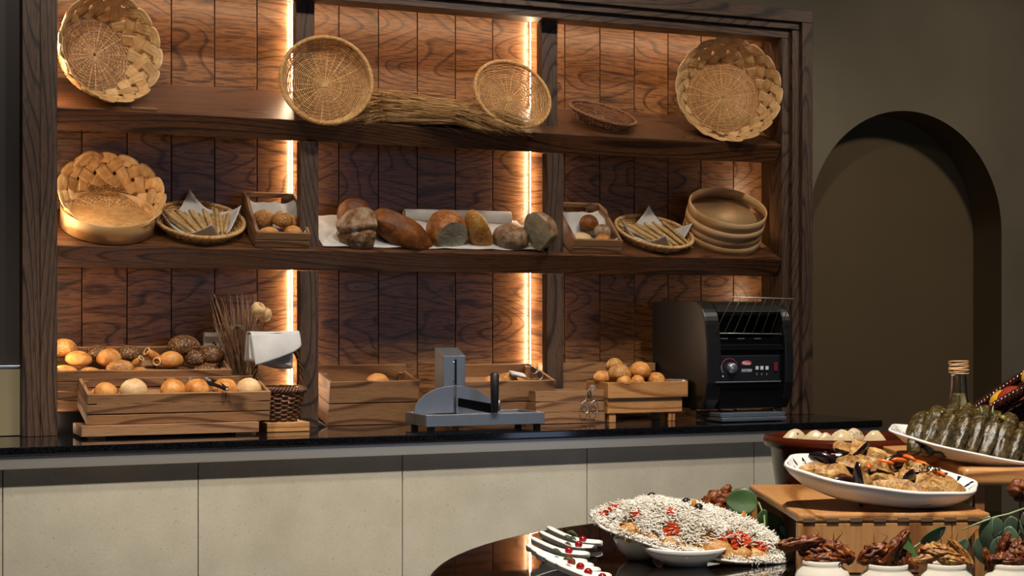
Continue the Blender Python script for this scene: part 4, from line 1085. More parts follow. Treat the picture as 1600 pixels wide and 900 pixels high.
# middle: roof, recessed mouth, front panels
b = MB(); b.prism([(YT2, 1.248), (YT2, ztp - .001), (YT + .085, ztp - .001), (YT + .062, ztp - .004), (YT + .040, ztp - .014), (YT + .024, ztp - .032), (YT + .03, 1.248)], 'x', xi0, xi1); b.build('roof', M_['enamel'], t, True, bevel=.001)
b = MB(); b.prism([(YT + .17, 1.248), (YT + .17, 1.16), (YT + .02, 1.16), (YT + .02, 1.168), (YT + .16, 1.2), (YT + .16, 1.248)], 'x', xi0, xi1); b.build('feed_mouth', M_['glossblack'], t, True)
b = MB(); b.box(xi0, xi1, YT + .012, YT + .30, zb, 1.1595); b.build('front_body', M_['glossblack'], t, True, bevel=.003)
b = MB(); b.box(xi0, xi1, YT + .004, YT + .0115, 1.144, 1.151)
b.build('mouth_sill', M_['blackmetal'], t, True)
pl0 = P(1119, 556, YT); pl1 = P(1219, 593, YT)
b = MB(); b.box(pl0.x, pl1.x, YT + .002, YT + .0118, pl1.z, pl0.z); b.build('control_panel', plain('charcoal control panel', '17181c', .3), t, True, bevel=.0015)
b = MB(); b.box(pl0.x - .003, pl1.x + .001, YT - .004, YT + .0018, pl1.z - .007, pl1.z - .003); b.build('panel_lip', M_['slicer'], t, True, bevel=.001)
kc = P(1143, 575, YT); RX = Matrix.Rotation(R(90), 4, 'X')
b = MB(); b.lathe([(.0165, 0), (.0165, .004), (.014, .014), (.012, .016), (.0005, .016)], 28, Matrix.Translation((kc.x, YT + .0018, kc.z)) @ RX); b.build('control_knob', plain('brushed knob', 'c4c8ce', .3, .9), t, True)
red = plain('red print', 'a03038', .5); white = plain('white print', 'c8ccd0', .5); grey = plain('grey print', '70757c', .5)
b = MB(); kk = kc + Vector((-.006, 0, .002)); pts = [(kk.x + .028 * math.cos(a), YT + .0014, kk.z + .026 * math.sin(a)) for a in [R(15 + 150 * k / 16) for k in range(17)]]; b.tube(pts, .0009, 4); b.build('red_dial_arc', red, t, True)
b = MB(); pts = [(kk.x + .028 * math.cos(a), YT + .0014, kk.z + .026 * math.sin(a)) for a in [R(165 + 55 * k / 10) for k in range(11)]]; b.tube(pts, .0007, 4); b.build('white_dial_arc', white, t, True)
for k, (ppx, ppy) in enumerate(((1130, 588), (1148, 588))): c = P(ppx, ppy, YT); b = MB(); b.box(c.x - .002, c.x + .002, YT + .0008, YT + .0019, c.z - .0025, c.z + .0025); b.build('dial_mark', white if k == 0 else red, t, True)
lc = P(1167, 568, YT); b = MB(); b.lathe([(1, 0), (1, .0004), (.0005, .0004)], 32, Matrix.Translation((lc.x, YT + .0016, lc.z)) @ RX @ Matrix.Diagonal((.0185, .0088, 1, 1))); b.build('red_oval_badge', red, t, True)
def text(s_, loc, size, mat, parent, rot=(R(90), 0, 0), name='lettering', bold=0):
    cu = bpy.data.curves.new(name, 'FONT'); cu.body = s_; cu.size = size; cu.extrude = .0002; cu.align_x = 'CENTER'; cu.align_y = 'CENTER'; cu.offset = bold
    o = bpy.data.objects.new(name, cu); COL.objects.link(o); dg = bpy.context.evaluated_depsgraph_get()
    me = bpy.data.meshes.new_from_object(o.evaluated_get(dg)); bpy.data.objects.remove(o); me.materials.clear(); me.materials.append(mat)
    inv = wm(parent).inverted(); me.transform(inv @ Matrix.Translation(loc) @ Euler(rot).to_matrix().to_4x4())
    n_ = bpy.data.objects.new(name, me); COL.objects.link(n_); n_.parent = parent; return n_
text('Hatco', (lc.x, YT + .0008, lc.z), .0108, white, t, bold=.0003)
c = P(1167, 579, YT); b = MB(); b.box(c.x - .018, c.x + .018, YT + .0010, YT + .0019, c.z - .005, c.z + .005); b.build('model_badge', grey, t, True, bevel=.0004)
text('TOAST-QWIK', (c.x, YT + .0006, c.z), .0062, white, t)
for px in (1183, 1190.5, 1198.5):
    c = P(px, 575, YT); b = MB(); b.box(c.x - .0052, c.x + .0052, YT - .001, YT + .0019, c.z - .0055, c.z + .0055); b.build('push_button', white, t, True, bevel=.0008)
    c = P(px, 584.5, YT); b = MB(); b.box(c.x - .0016, c.x + .0016, YT + .0010, YT + .0019, c.z - .0032, c.z + .0032); b.build('button_mark', grey, t, True)
c = P(1212, 573, YT); b = MB(); b.box(c.x - .006, c.x + .006, YT - .002, YT + .0019, c.z - .013, c.z + .013); b.build('rocker_switch', plain('dark red switch', '6e1f28', .3), t, True, bevel=.001)
for px in (1132, 1158, 1184): c = P(px, 529, YT); b = MB(); b.box(c.x - .012, c.x + .012, YT + .001, YT + .0038, c.z - .0015, c.z + .0015); b.build('sill_tab', M_['slicer'], t, True)
# wire rack
b = MB(); lo0, lo1 = P(1112, 520.5, YT + .01), P(1222, 522, YT + .01); up0, up1 = P(1144, 464, YT - .07), P(1241, 467, YT - .07)
b.tube([lo0, lo1], .0016, 6); b.tube([up0, up1], .0016, 6)
for k in range(8): q = .04 + k / 7 * .93; b.tube([lo0.lerp(lo1, q), lo0.lerp(lo1, q).lerp(up0.lerp(up1, max(0, q - .03)), .985), up0.lerp(up1, max(0, q - .03))], .0011, 5)
b.build('wire_rack', plain('satin wire', 'b8b4ac', .35, .6), t, True)
# crumb / exit chute
ch0 = P(1127, 656, YT - .03); ch1 = P(1228, 656, YT - .03)
for k, (za, zc) in enumerate(((.9325, .944), (.9455, .957))):
    b = MB(); b.box(ch0.x, ch1.x, YT - .035 + .008 * k, YT + .12, za, zc); b.build('crumb_tray' if k == 0 else 'exit_chute', plain('blue grey steel', '8a93a0', .3, .8), t, True, bevel=.002)
for (px, y) in ((1084, YT + .12), (1208, YT + .04), (1084 + 40, YT + .30), (1200, YT + .30)):
    c = P(px, 645, y); c.x = min(max(c.x, x0 + .02), x1 - .02)
    b = MB(); za = .9575 if (y < YT + .13 and c.x > ch0.x - .01) else CTOP + .0004
    b.lathe([(.009, za), (.009, za + .006), (.006, za + .008), (.006, zb + .001)], 14, Matrix.Translation((c.x, y, 0))); b.build('foot', M_['chrome'], t, True)
# ================= round buffet table in front =================
TCX, TCY, TR = 1.253, 1.448, .671
t = thing('buffet_table', 'round glossy dark brown buffet table in the foreground', 'table', (TCX, TCY, 0))
n = NT('polished black brown table top'); M_['tabletop'] = n.set(n.ramp(n.noise(n.coord(), 8, 2), [(.3, '0c0706'), (.7, '150d0a')]), .035, 0, .9, .6, Coat_Roughness=.02)
MB().lathe([(.0005, CTOP - .03), (TR - .02, CTOP - .03), (TR - .003, CTOP - .02), (TR, CTOP - .006), (TR - .002, CTOP - .0008), (TR - .005, CTOP), (TR - .009, CTOP), (TR - .02, CTOP), (.3, CTOP), (.0005, CTOP)], 128).build('tabletop', M_['tabletop'], t)
MB().lathe([(.0005, .001), (.28, .001), (.28, .03), (.06, .07), (.05, CTOP - .031), (.0005, CTOP - .031)], 48).build('pedestal', M_['blackmetal'], t)
ZT_ = CTOP + .0006
# ceramic with dark dashes along the rim
def dashed(name, cols=('e6e3dd', '1b2036')):
    n = NT(name); tc = n.n('ShaderNodeTexCoord'); sp = n.n('ShaderNodeSeparateXYZ'); n.l(tc.outputs['Object'], sp.inputs[0])
    at = n.math('ARCTAN2', sp.outputs[1], sp.outputs[0])
    r = n.math('SQRT', n.math('ADD', n.math('POWER', sp.outputs[0], 2), n.math('POWER', n.math('MULTIPLY', sp.outputs[1], 1.75), 2)))
    nn = n.noise(tc.outputs['Object'], 40, 2)
    w_ = n.math('SINE', n.math('ADD', n.math('MULTIPLY', at, 46), n.math('ADD', n.math('MULTIPLY', r, 90), n.math('MULTIPLY', nn, 8))))
    m1 = n.math('GREATER_THAN', w_, .45); m2 = n.math('GREATER_THAN', n.noise(tc.outputs['Object'], 95, 2), .49)
    up = n.math('GREATER_THAN', sp.outputs[2], .008)
    f = n.math('MULTIPLY', n.math('MULTIPLY', m1, m2), n.math('MULTIPLY', up, n.math('GREATER_THAN', r, .10)))
    return n.set(n.mix(f, cols[0], cols[1]), .12, 0, .6)
M_['ceramic'] = plain('white glazed ceramic', 'e4e0da', .12, 0, .02)
M_['dashed'] = dashed('white ceramic with blue black dashes')
def platter(name, lab, M, ax, ay, h=.022, waves=9):
    t = thing_m(name, lab, 'platter', M); b = MB()
    prof = [(.0005, .004), (.62, .004), (.80, .010), (.93, .019), (1.0, h), (.99, h + .003), (.965, h + .002), (.90, .022), (.78, .0125), (.6, .0085), (.0005, .0085)]
    prof = [(r, z) for r, z in prof]
    def wob(a, r, z): return .022 * math.sin(waves * a) * max(0, (r - .5)) * 2
    vs = [(r, z * (h / .022)) for r, z in prof]
    b.lathe(vs[:7], 96, None, True, wob, ax, ay, False); b.cm = 1; b.lathe(vs[6:], 96, None, True, wob, ax, ay, False); b.build('dish', [M_['ceramic'], M_['dashed']], t, weld=True); return t
# --- pedestal bowls that carry the cheese platter
def small_bowl(lab, p, r, h, mat='ceramic', name='bowl'):
    t = thing(name, lab, 'bowl', p)
    MB().lathe([(.0005, 0), (r * .5, 0), (r * .52, h * .12), (r * .8, h * .45), (r, h), (r * .96, h + .0015), (r * .92, h), (r * .7, h * .5), (r * .4, h * .25), (.0005, h * .2)], 40).build('body', M_[mat], t)
    return t
pl_c = PD(1078, 838, 2.0)
small_bowl('small white bowl under the left part of the cheese topped platter', (PD(1000, 870, 1.97).x, PD(1000, 870, 1.97).y, ZT_), .034, .026)
small_bowl('larger white bowl under the middle of the cheese topped platter', (PD(1070, 888, 1.93).x, PD(1070, 888, 1.93).y, ZT_), .055, .022)
small_bowl('white bowl hidden under the right part of the cheese topped platter', (PD(1160, 880, 1.98).x, PD(1160, 880, 1.98).y, ZT_), .03, .012)
e_r = Vector((CT, -ST, 0)); e_f = Vector((ST, CT, 0)); e_u = Vector((0, 0, 1))
def view_m(c, roll, pitch, yaw=0):
    """frame with x to the right of the view, y away from the viewer; roll > 0 drops the right end, pitch > 0 lifts the far side"""
    base = Matrix((e_r, e_f, e_u)).transposed().to_4x4()
    return Matrix.Translation(c) @ base @ Matrix.Rotation(yaw, 4, 'Z') @ Matrix.Rotation(roll, 4, 'Y') @ Matrix.Rotation(pitch, 4, 'X')
MP = view_m(PD(1076, 858, 1.98), R(10.5), R(10.5), R(0))
platter('oval_platter', 'oval white platter with dashed rim piled with fried pieces and grated cheese', MP, .131, .082, .020)
def pmound(x, y, ax=.115, ay=.068, H=.034):
    q = 1 - (x / ax) ** 2 - (y / ay) ** 2; return .012 + H * max(0, q) ** .6 * (1 + .25 * nz((x * 25, y * 25, 0), 1, 7))
M_['fried'] = breadmat('fried golden crust', '7a4a1c', 'b07c3c', 'd0a464', .1, 0, .4, 3)
M_['tomato'] = plain('chopped tomato', 'b8401c', .25, 0, .35, 60, .4)
M_['olive_b'] = plain('black olive', '241c1a', .25, 0, .1)
n = NT('grated white cheese'); M_['cheese'] = n.set(n.ramp(n.noise(n.coord(), 30, 2), [(.3, 'ddd5c6'), (.7, 'f2ede2')]), .6, 0, .3, Subsurface_Weight=.0)
rnd = random.Random(77); fk = 0
FR = [(-.098, -.018, .026, .5), (-.085, -.045, .024, .2), (-.060, -.058, .026, -.3), (-.03, -.062, .024, .2), (.0, -.066, .026, .1), (.03, -.064, .028, -.2), (.062, -.058, .028, .3), (.09, -.042, .024, .7),
      (-.06, -.01, .034, .2), (-.02, -.02, .036, .1), (.025, -.022, .036, -.1), (.07, -.01, .032, .3), (-.075, .025, .030, .6), (-.03, .030, .034, .2), (.02, .03, .036, .5), (.06, .028, .03, -.4), (.10, .0, .022, 0)]
M_fr = []
for k, (x, y, r, a) in enumerate(FR):
    if k < 8: r *= (.62, .78, .6, .8, .58, .82, .66, .75)[k]
    b = MB(); sd = 200 + k
    def fn(d, r=r, sd=sd): q = 1 + .22 * nz(d, 2, sd) + .08 * nz(d, 7, sd); return (d.x * r * 1.15 * q, d.y * r * .75 * q, d.z * r * .62 * q)
    b.blob(fn, 20, 12); o = b.build('fried_pastry', M_['fried'])
    Mx = MP @ Tm((x * .9, y * .9, .012 + r * .45)) @ Matrix.Rotation(a, 4, 'Z'); l, r_, s_ = Mx.decompose(); o.location = l; o.rotation_euler = r_.to_euler()
    tag(o, 'browned fried piece showing at the edge of the cheese topped platter' if k < 8 else 'fried piece buried under the grated cheese of the platter', 'fried food', 'fried pieces at the platter edge' if k < 8 else 'fried pieces under the cheese')
def heap(name, mat, spots, lab, size, n_, flat=.6, h0=0, seed=1, cat='topping', stuff=True, M=None, mound=pmound):
    rnd = random.Random(seed); b = MB()
    for (cx_, cy_, rad) in spots:
        for k in range(n_):
            a = rnd.uniform(0, 6.28); q = rad * math.sqrt(rnd.random()); x, y = cx_ + q * math.cos(a), cy_ + q * math.sin(a) * .7
            z = mound(x, y) + h0 + rnd.uniform(0, .004); s_ = size * rnd.uniform(.6, 1.2)
            Mk = (M or MP) @ Tm((x, y, z)) @ Euler((rnd.uniform(0, 3), rnd.uniform(0, 3), rnd.uniform(0, 3))).to_matrix().to_4x4()
            b.box(-s_, s_, -s_ * .8, s_ * .8, -s_ * flat, s_ * flat, Mk)
    o = b.build(name, M_[mat], bevel=size * .25); tag(o, lab, cat, None, 'stuff' if stuff else None); return o
heap('chopped_tomato', 'tomato', [(-.108, .004, .013), (-.032, -.052, .010), (.040, -.050, .014), (.056, -.044, .014), (.082, -.038, .008), (-.078, -.028, .005), (-.036, -.027, .007)], 'red chopped tomato showing through the grated cheese on the platter', .0036, 24, h0=.006, seed=4)
rnd = random.Random(5); b = MB(); cnt = 0
holes = [(-.108, .002, .013), (.052, -.050, .019), (.07, -.043, .014), (-.034, -.050, .012), (-.085, -.042, .011), (.015, -.060, .012), (.035, -.062, .012)]
while cnt < 9500:
    x = rnd.uniform(-.127, .127); y = rnd.uniform(-.079, .079)
    if (x / .128) ** 2 + (y / .079) ** 2 > 1: continue
    thin = any((x - a) ** 2 + (y - c) ** 2 < r * r for a, c, r in holes)
    if thin and rnd.random() < .86: continue
    if y < -.055 and rnd.random() < .15: continue
    cnt += 1
    z = pmound(x, y) + rnd.uniform(.006, .0125); L = rnd.uniform(.002, .0085); a = rnd.uniform(0, 6.28); e = rnd.gauss(0, .35)
    d = Vector((math.cos(a) * math.cos(e), math.sin(a) * math.cos(e), math.sin(e))); p = Vector((x, y, z)); c_ = Vector((rnd.uniform(-.001, .001), rnd.uniform(-.001, .001), rnd.uniform(0, .0015)))
    w_ = rnd.uniform(.0004, .00068)
    if abs(x) > .12 and rnd.random() < .3: d = Vector((d.x, d.y, -.8)).normalized()
    b.tube([MP @ (p - d * L), MP @ (p + c_), MP @ (p + d * L)], w_, 4)
tag(b.build('grated_cheese', M_['cheese']), 'heap of finely grated white cheese over the fried pieces on the platter', 'cheese', None, 'stuff')
for k, (x, y, lb) in enumerate(((.012, .052, 'black olive near the top of the cheese heap'), (-.015, .006, 'olive slice half sunk in the middle of the cheese heap'), (-.055, .040, 'dark olive at the upper left of the cheese heap'), (.0, -.01, 'dark olive low in the middle of the cheese heap'))):
    b = MB(); b.blob(lambda d: (d.x * .006, d.y * .005, d.z * .005), 14, 8); o = b.build('black_olive', M_['olive_b']); l = MP @ Vector((x, y, pmound(x, y) + .0135)); o.location = l; tag(o, lb, 'olive')
for k, (x, y, lb) in enumerate(((-.006, -.006, 'brown almond standing in the middle of the cheese heap'), (.062, .012, 'brown almond to the right in the cheese heap'))):
    b = MB(); b.blob(lambda d: (d.x * .0035, d.y * .003, d.z * .008), 12, 8); o = b.build('almond', M_['roll']); o.location = MP @ Vector((x, y, pmound(x, y) + .013)); tag(o, lb, 'nut')

# --- tasting spoons
M_['berry'] = plain('red glossy berry', '8e1418', .12, 0, .2, 80)
n = NT('green leaf'); v = n.coord(); M_['leaf'] = n.set(n.ramp(n.noise(v, 25, 3), [(.3, '2c4426'), (.7, '4c6a3c')]), .45)
n = NT('grey green eucalyptus leaf'); v = n.coord(); M_['euca'] = n.set(n.ramp(n.noise(v, 25, 3), [(.3, '3e5240'), (.7, '5f7558')]), .5)
SPN = [((860, 828), (922, 850), 2.18), ((834, 836), (912, 858), 2.10), ((823, 845), (900, 868), 2.05), ((819, 856), (895, 880), 2.0), ((830, 866), (904, 886), 1.955), ((842, 874), (914, 893), 1.915), ((862, 882), (930, 902), 1.875), ((880, 893), (948, 910), 1.84)]
names_ = ['farthest', 'second farthest', 'third farthest', 'fourth farthest', 'fourth nearest', 'third nearest', 'second nearest', 'nearest']
def spoon_mesh():
    b = MB(); L = .078; N = 20
    def f(u, v):
        s_ = u; w_ = .0062 + .0095 * (1 / (1 + math.exp(-(s_ - .55) * 16))); 
        if s_ > .84: w_ *= math.sqrt(max(0, 1 - ((s_ - .84) / .16) ** 2)) * 1 + .0001
        if s_ < .08: w_ *= math.sqrt(max(0.02, 1 - ((.08 - s_) / .08) ** 2))
        y = (v - .5) * 2 * w_; e = (abs(v - .5) * 2)
        z = .0035 + .015 * max(0, (.62 - s_) / .62) ** 1.3 + e ** 2.5 * (.008 - .003 * s_)
        return (L * (s_ - .62), y, z)
    b.grid(f, 30, 12); return b
sp0 = None
for k, ((ax_, ay_), (bx_, by_), D) in enumerate(SPN):
    tip = PD(ax_, ay_, D); bowl_ = PZ(bx_ - 14, by_ - 2, ZT_ + .006)
    dirv = Vector((bowl_.x - tip.x, bowl_.y - tip.y, 0)); ang = math.atan2(dirv.y, dirv.x) if False else None
    c = Vector((bowl_.x, bowl_.y, ZT_))
    yaw = math.atan2(-ST, CT) + R(-22 + k * 1.5)
    Mx = Matrix.Translation(c) @ Matrix.Rotation(yaw, 4, 'Z')
    lab = 'white porcelain tasting spoon with red berries, %s from the viewer in the fan left of the cheese platter' % names_[k]
    if sp0 is None:
        sp0 = thing_m('tasting_spoon', '', 'spoon', Mx); spoon_mesh().build('body', M_['ceramic'], sp0, solid=.0016, sub=1); s_ = sp0
    else: s_ = dup(sp0, Mx)
    s_['label'] = 'white tasting spoon with red berry, %s in the fan beside the cheese platter' % names_[k]; s_['group'] = 'tasting spoons in a fan'
    q = Mx @ Vector((.002 + .003 * (k % 2), .001, .0105))
    b = MB(); b.blob(lambda d: (d.x * .0052 * (1 + .05 * nz(d, 3, k)), d.y * .005, d.z * .0048), 16, 10); o = b.build('red_berry', M_['berry']); o.location = q; tag(o, 'shiny red berry on the %s spoon of the fan' % names_[k], 'berry', 'berries on the spoons')
    if k in (1, 3, 5, 0):
        b = MB()
        def lf(u, v, q=q): 
            w_ = math.sin(math.pi * min(.999, max(.001, u))) ** .7; a = R(200 + 30 * k); x = -.006 - .014 * u; y = (v - .5) * .013 * w_
            return (x, y, .004 + .008 * math.sin(u * 2.4) - abs(v - .5) * .004)
        b.grid(lf, 10, 6); o = b.build('herb_leaf', M_['leaf'], solid=.0004); l, r_, s2 = (Matrix.Translation(q) @ Matrix.Rotation(yaw + .2, 4, 'Z')).decompose(); o.location = l; o.rotation_euler = r_.to_euler()
        tag(o, 'small green herb leaf on the %s spoon of the fan' % names_[k], 'leaf', 'leaves on the spoons')

# --- wooden box riser (front), with finger joints
ZB = 1.002
A_ = PZ(1170, 757, ZB); B_ = PZ(1247, 803, ZB); Cc = PZ(1548, 801, ZB)
ux = (Cc - B_); WBx = ux.length; ux.normalize(); uy = (A_ - B_); uy = (uy - ux * uy.dot(ux)); DBx = (A_ - B_).length; uy.normalize()
MBX = Matrix((ux, uy, e_u)).transposed().to_4x4(); MBX.translation = Vector((B_.x, B_.y, CTOP))
tb = thing_m('wooden_riser', 'wooden riser box with finger joints under the aubergine platter', 'riser', MBX); H = ZB - CTOP
th = .011
shx = (A_ - B_).dot(ux) / DBx
def skew(x, y): return x + shx * y
b = MB(); b.add([(skew(0, 0), 0, H - th), (WBx, 0, H - th), (WBx + shx * DBx, DBx, H - th), (skew(0, DBx), DBx, H - th), (0, 0, H), (WBx, 0, H), (WBx + shx * DBx, DBx, H), (skew(0, DBx), DBx, H)], [(0, 3, 2, 1), (4, 5, 6, 7), (0, 1, 5, 4), (1, 2, 6, 5), (2, 3, 7, 6), (3, 0, 4, 7)])
b.build('top_board', M_['board_y'], tb, bevel=.003)
b = MB(); b.box(.0, WBx * .80, .001, .012, .0006, H - th - .0005); b.build('front_board', M_['board_z'], tb, bevel=.001)
pts = [(WBx * .80 + .0005, H - th - .0005), (WBx, H - th - .0005), (WBx, H - th - .006), (WBx * .93, H - th - .010), (WBx * .86, H * .45), (WBx * .845, .0006), (WBx * .80 + .0005, .0006)]
b = MB(); b.prism(pts, 'y', .001, .012); b.build('curved_end_leg', M_['board_z'], tb, bevel=.001)
b = MB(); b.box(.0, WBx * .9, DBx - .06, DBx - .048, .0006, H - th - .0005); b.build('back_board', M_['board_z'], tb)
for k in range(8):
    x = .006 + k * .0285
    if x + .014 > WBx: break
    b = MB(); b.box(x, x + .0145, -.0007, .0009, H - th * .95, H - th * .45); b.build('finger_joint', plain('dark joint end grain', '6a5038', .6), tb, bevel=.0004)

# --- aubergine platter on the box
MA = view_m(PD(1370, 782, 1.93), R(6.6), R(11), R(0)); 
platter('oval_platter', 'oval white platter with dashed rim full of roasted aubergine wedges on the wooden riser', MA, .121, .070, .027, 8)
M_['aub_flesh'] = breadmat('roasted aubergine flesh', '4e2c12', '966a38', 'ccaa6c', 0, 0, .38, 4)
M_['aub_skin'] = plain('dark aubergine skin', '1c1014', .22, 0, .3, 30)
M_['carrot'] = plain('orange carrot', 'd8641c', .35, 0, .2, 50)
M_['herb'] = plain('chopped herbs', '2c3c1e', .5, 0, .3, 60)
AUB = [(-.086, .008, .018, .3, 1.0), (-.070, .022, .034, -.2, 1.0), (-.062, -.008, .022, .2, 1.15), (-.045, .03, .052, .5, 1.0), (-.028, .034, .054, 1.0, 1.15), (-.034, .004, .040, -.4, 1.1), (-.030, -.032, .020, 1.5, 1.25),
       (-.005, .034, .044, -.3, 1.1), (.004, .008, .036, .4, .9), (-.004, -.038, .016, .1, 1.0), (.020, .03, .040, .2, 1.1), (.022, -.04, .018, -.5, 1.2), (.035, -.046, .016, -.35, 1.1), (.034, -.005, .030, 1.2, 1.0),
       (.045, .024, .036, -.6, 1.0), (.058, -.03, .020, .2, 1.0), (.062, .0, .026, .6, 1.0), (.078, -.018, .024, -.2, 1.25), (.082, .008, .022, .3, .9), (-.05, -.015, .012, .5, .9), (0, -.01, .02, 0, 1.1), (.03, .01, .02, .8, 1.0)]
AL = ['leftmost pale wedge', 'wedge at the back left', 'wedge at the front left', 'pale upright wedge at the back left of the heap', 'largest pale wedge on top of the heap', 'wedge below the largest pale wedge', 'pointed wedge hanging towards the front rim', 'dark wedge behind the top of the heap',
      'wedge in the middle of the heap', 'short cup shaped wedge at the front rim', 'long brown wedge at the back', 'long yellow wedge at the front rim', 'second long yellow wedge at the front rim', 'wedge under the orange carrot', 'thin wedge at the back right', 'wedge curling at the front right', 'dark wedge right of the middle', 'big wedge with black skin at the right end', 'flat pale slice over the black skinned wedge', 'wedge low at the left rim', 'wedge hidden low in the middle', 'wedge hidden low right of the middle']
for k, (x, y, z, a, s_) in enumerate(AUB):
    rn = random.Random(300 + k); L, W, T_ = .027 * s_, .0125 * s_, .0165 * s_
    b = MB(); N = 11; vs = []
    for i in range(N + 1):
        q = i / N; w_ = math.sin(math.pi * (q * .94 + .03)) ** .55 * (1 + .12 * nz((i * .6, k, 0), 1)); bend = .006 * math.sin(q * 3)
        xx = L * (q - .5) * 1.7; ring = []
        for j in range(7):
            an = math.pi * j / 6; ring.append((xx, math.cos(an) * W * w_, -math.sin(an) * T_ * w_ * .75 + bend))
        ap = .010 * w_ * (.6 + .5 * nz((i * .5, k * 3, 2), 1)) * s_; off = .003 * nz((i * .4, 7, k), 1)
        ring.append((xx, -W * w_ * .5 + off, ap * .25 + bend + .0012 * nz((i, 9, k), .9))); ring.append((xx, off, ap + bend)); ring.append((xx, W * w_ * .5 + off, ap * .25 + bend + .0012 * nz((i, 5, k), .9)))
        vs += ring
    M9 = 10; b.add(vs, [], True)
    for i in range(N):
        for j in range(M9):
            l = (j + 1) % M9; b.f.append([i * M9 + j, i * M9 + l, (i + 1) * M9 + l, (i + 1) * M9 + j]); b.sm.append(j < 6); b.mi.append(1 if j < 6 else 0)
    b.f.append(list(range(M9))); b.sm.append(False); b.mi.append(0); b.f.append([N * M9 + j for j in range(M9)]); b.sm.append(False); b.mi.append(0)
    o = b.build('aubergine_wedge', [M_['aub_flesh'], M_['aub_skin']])
    if k in (7, 16, 17): rx = R(30)
    elif k in (6, 9, 11, 12): rx = R(62)
    else: rx = -rn.uniform(.5, 1.0) if k % 3 == 1 else rn.uniform(.35, 1.15)
    Mx = MA @ Tm((x * .93, y * .9, z * .80 + .010)) @ Matrix.Rotation(a, 4, 'Z') @ Matrix.Rotation(rx, 4, 'X') @ Matrix.Rotation(rn.uniform(-.4, .4), 4, 'Y')
    if k == 6: Mx = MA @ Tm((x, y, z + .008)) @ Matrix.Rotation(R(78), 4, 'Y') @ Matrix.Rotation(R(90), 4, 'X') @ Matrix.Rotation(R(-70), 4, 'X')
    l, r_, s2 = Mx.decompose(); o.location = l; o.rotation_euler = r_.to_euler(); tag(o, 'roasted aubergine ' + AL[k], 'aubergine')
for k, (x, y, z, a, lb) in enumerate(((-.098, .006, .018, .8, 'orange carrot bit at the left rim of the aubergine platter'), (.004, .004, .052, -.2, 'orange carrot strip in the middle of the aubergine heap'), (.022, .010, .056, .25, 'long orange carrot strip right of the middle on the aubergine heap'), (.036, .022, .058, -.7, 'orange carrot strip at the back of the aubergine heap'), (.052, .018, .052, -.6, 'thin orange carrot strip at the back right of the aubergine heap'), (.070, .0, .046, -.9, 'orange carrot piece above the black skinned wedge'), (-.018, -.006, .046, 1.4, 'small red orange sliver left of the middle on the aubergine heap'))):
    b = MB(); b.tube([(-.010, 0, 0), (-.004, .001, .001), (.004, 0, .001), (.010, -.001, 0)], [.002, .003, .003, .0018], 7); o = b.build('carrot_strip', M_['carrot']); l, r_, s2 = (MA @ Tm((x, y, z * .72 + .011)) @ Matrix.Rotation(a, 4, 'Z')).decompose(); o.location = l; o.rotation_euler = r_.to_euler(); tag(o, lb, 'carrot')
heap('chopped_herbs', 'herb', [(.045, .012, .020), (.06, .004, .012), (-.08, -.016, .014), (-.02, .04, .012)], 'dark green chopped herbs scattered over the roasted aubergine', .0015, 26, .3, .0, 9, 'herbs', True, MA, lambda x, y: .046 if x > 0 else (.014 if x < -.05 else .050))

# --- terracotta bowl with white rolls
pc_ = PD(1318, 681, 2.33); M_['terra'] = plain('brown glazed terracotta', '4a1c0e', .2, 0, .3, 14, 0, spec=.35)
t = thing('terracotta_bowl', 'large glossy brown terracotta bowl at the back of the buffet table', 'bowl', (pc_.x, pc_.y, ZT_))
hb = pc_.z - ZT_; rb = .116
MB().lathe([(.0005, 0), (.088, 0), (.094, .004), (.104, hb * .6), (.108, hb - .018), (.117, hb - .014), (.119, hb - .006), (.117, hb), (.110, hb + .001), (.106, hb - .006), (.102, hb - .02), (.09, .02), (.0005, .014)], 72).build('bowl_body', M_['terra'], t)
MB().lathe([(.0005, hb - .022), (.1018, hb - .022)], 48, cap=False).build('sauce_surface', plain('pale marinade', '8c5a34', .15), t)
M_['squid'] = plain('creamy white stuffed squid', 'cdb890', .32, 0, .15, 40)
for k, (px, py, L, a, lb) in enumerate(((1240, 676, .030, .35, 'white stuffed piece at the far left in the terracotta bowl'), (1268, 673, .028, -.3, 'white piece with herbs, left of the centre in the terracotta bowl'), (1316, 674, .030, -.25, 'long white curved piece right of the centre in the terracotta bowl'), (1345, 672, .026, .4, 'white piece behind the right of the terracotta bowl'), (1368, 678, .024, -.1, 'small white piece at the right side of the terracotta bowl'), (1276, 682, .02, .2, 'small round white piece at the front left of the terracotta bowl'), (1305, 682, .024, .0, 'low white piece at the front middle of the terracotta bowl'))):
    b = MB(); q0 = e_r * ((px - 1318) * 2.33 / F * .92) + e_f * ((.02, -.01, .0, .035, -.01, -.05, -.045)[k]); q0 = q0 if q0.length < .078 else q0 * (.078 / q0.length)
    c = Vector((pc_.x, pc_.y, pc_.z - .008)) + q0
    b.blob(lambda d: (d.x * L * .78, d.y * L * .36 * (1 + .2 * nz(d, 2, k)), d.z * .013 * (1 + .15 * nz(d, 3, k)) + .004 * math.cos(d.x * 2.5)), 20, 12)
    o = b.build('stuffed_squid', M_['squid']); o.location = c; o.rotation_euler = (0, 0, -TH + a); tag(o, lb, 'food')
heap('herb_flakes', 'herb', [(-.05, 0, .03), (.03, 0, .03)], 'tiny dark herb flakes on the white pieces in the terracotta bowl', .0012, 14, .3, 0, 10, 'herbs', True, view_m(Vector((pc_.x, pc_.y, pc_.z + .002)), 0, 0), lambda x, y: .0)

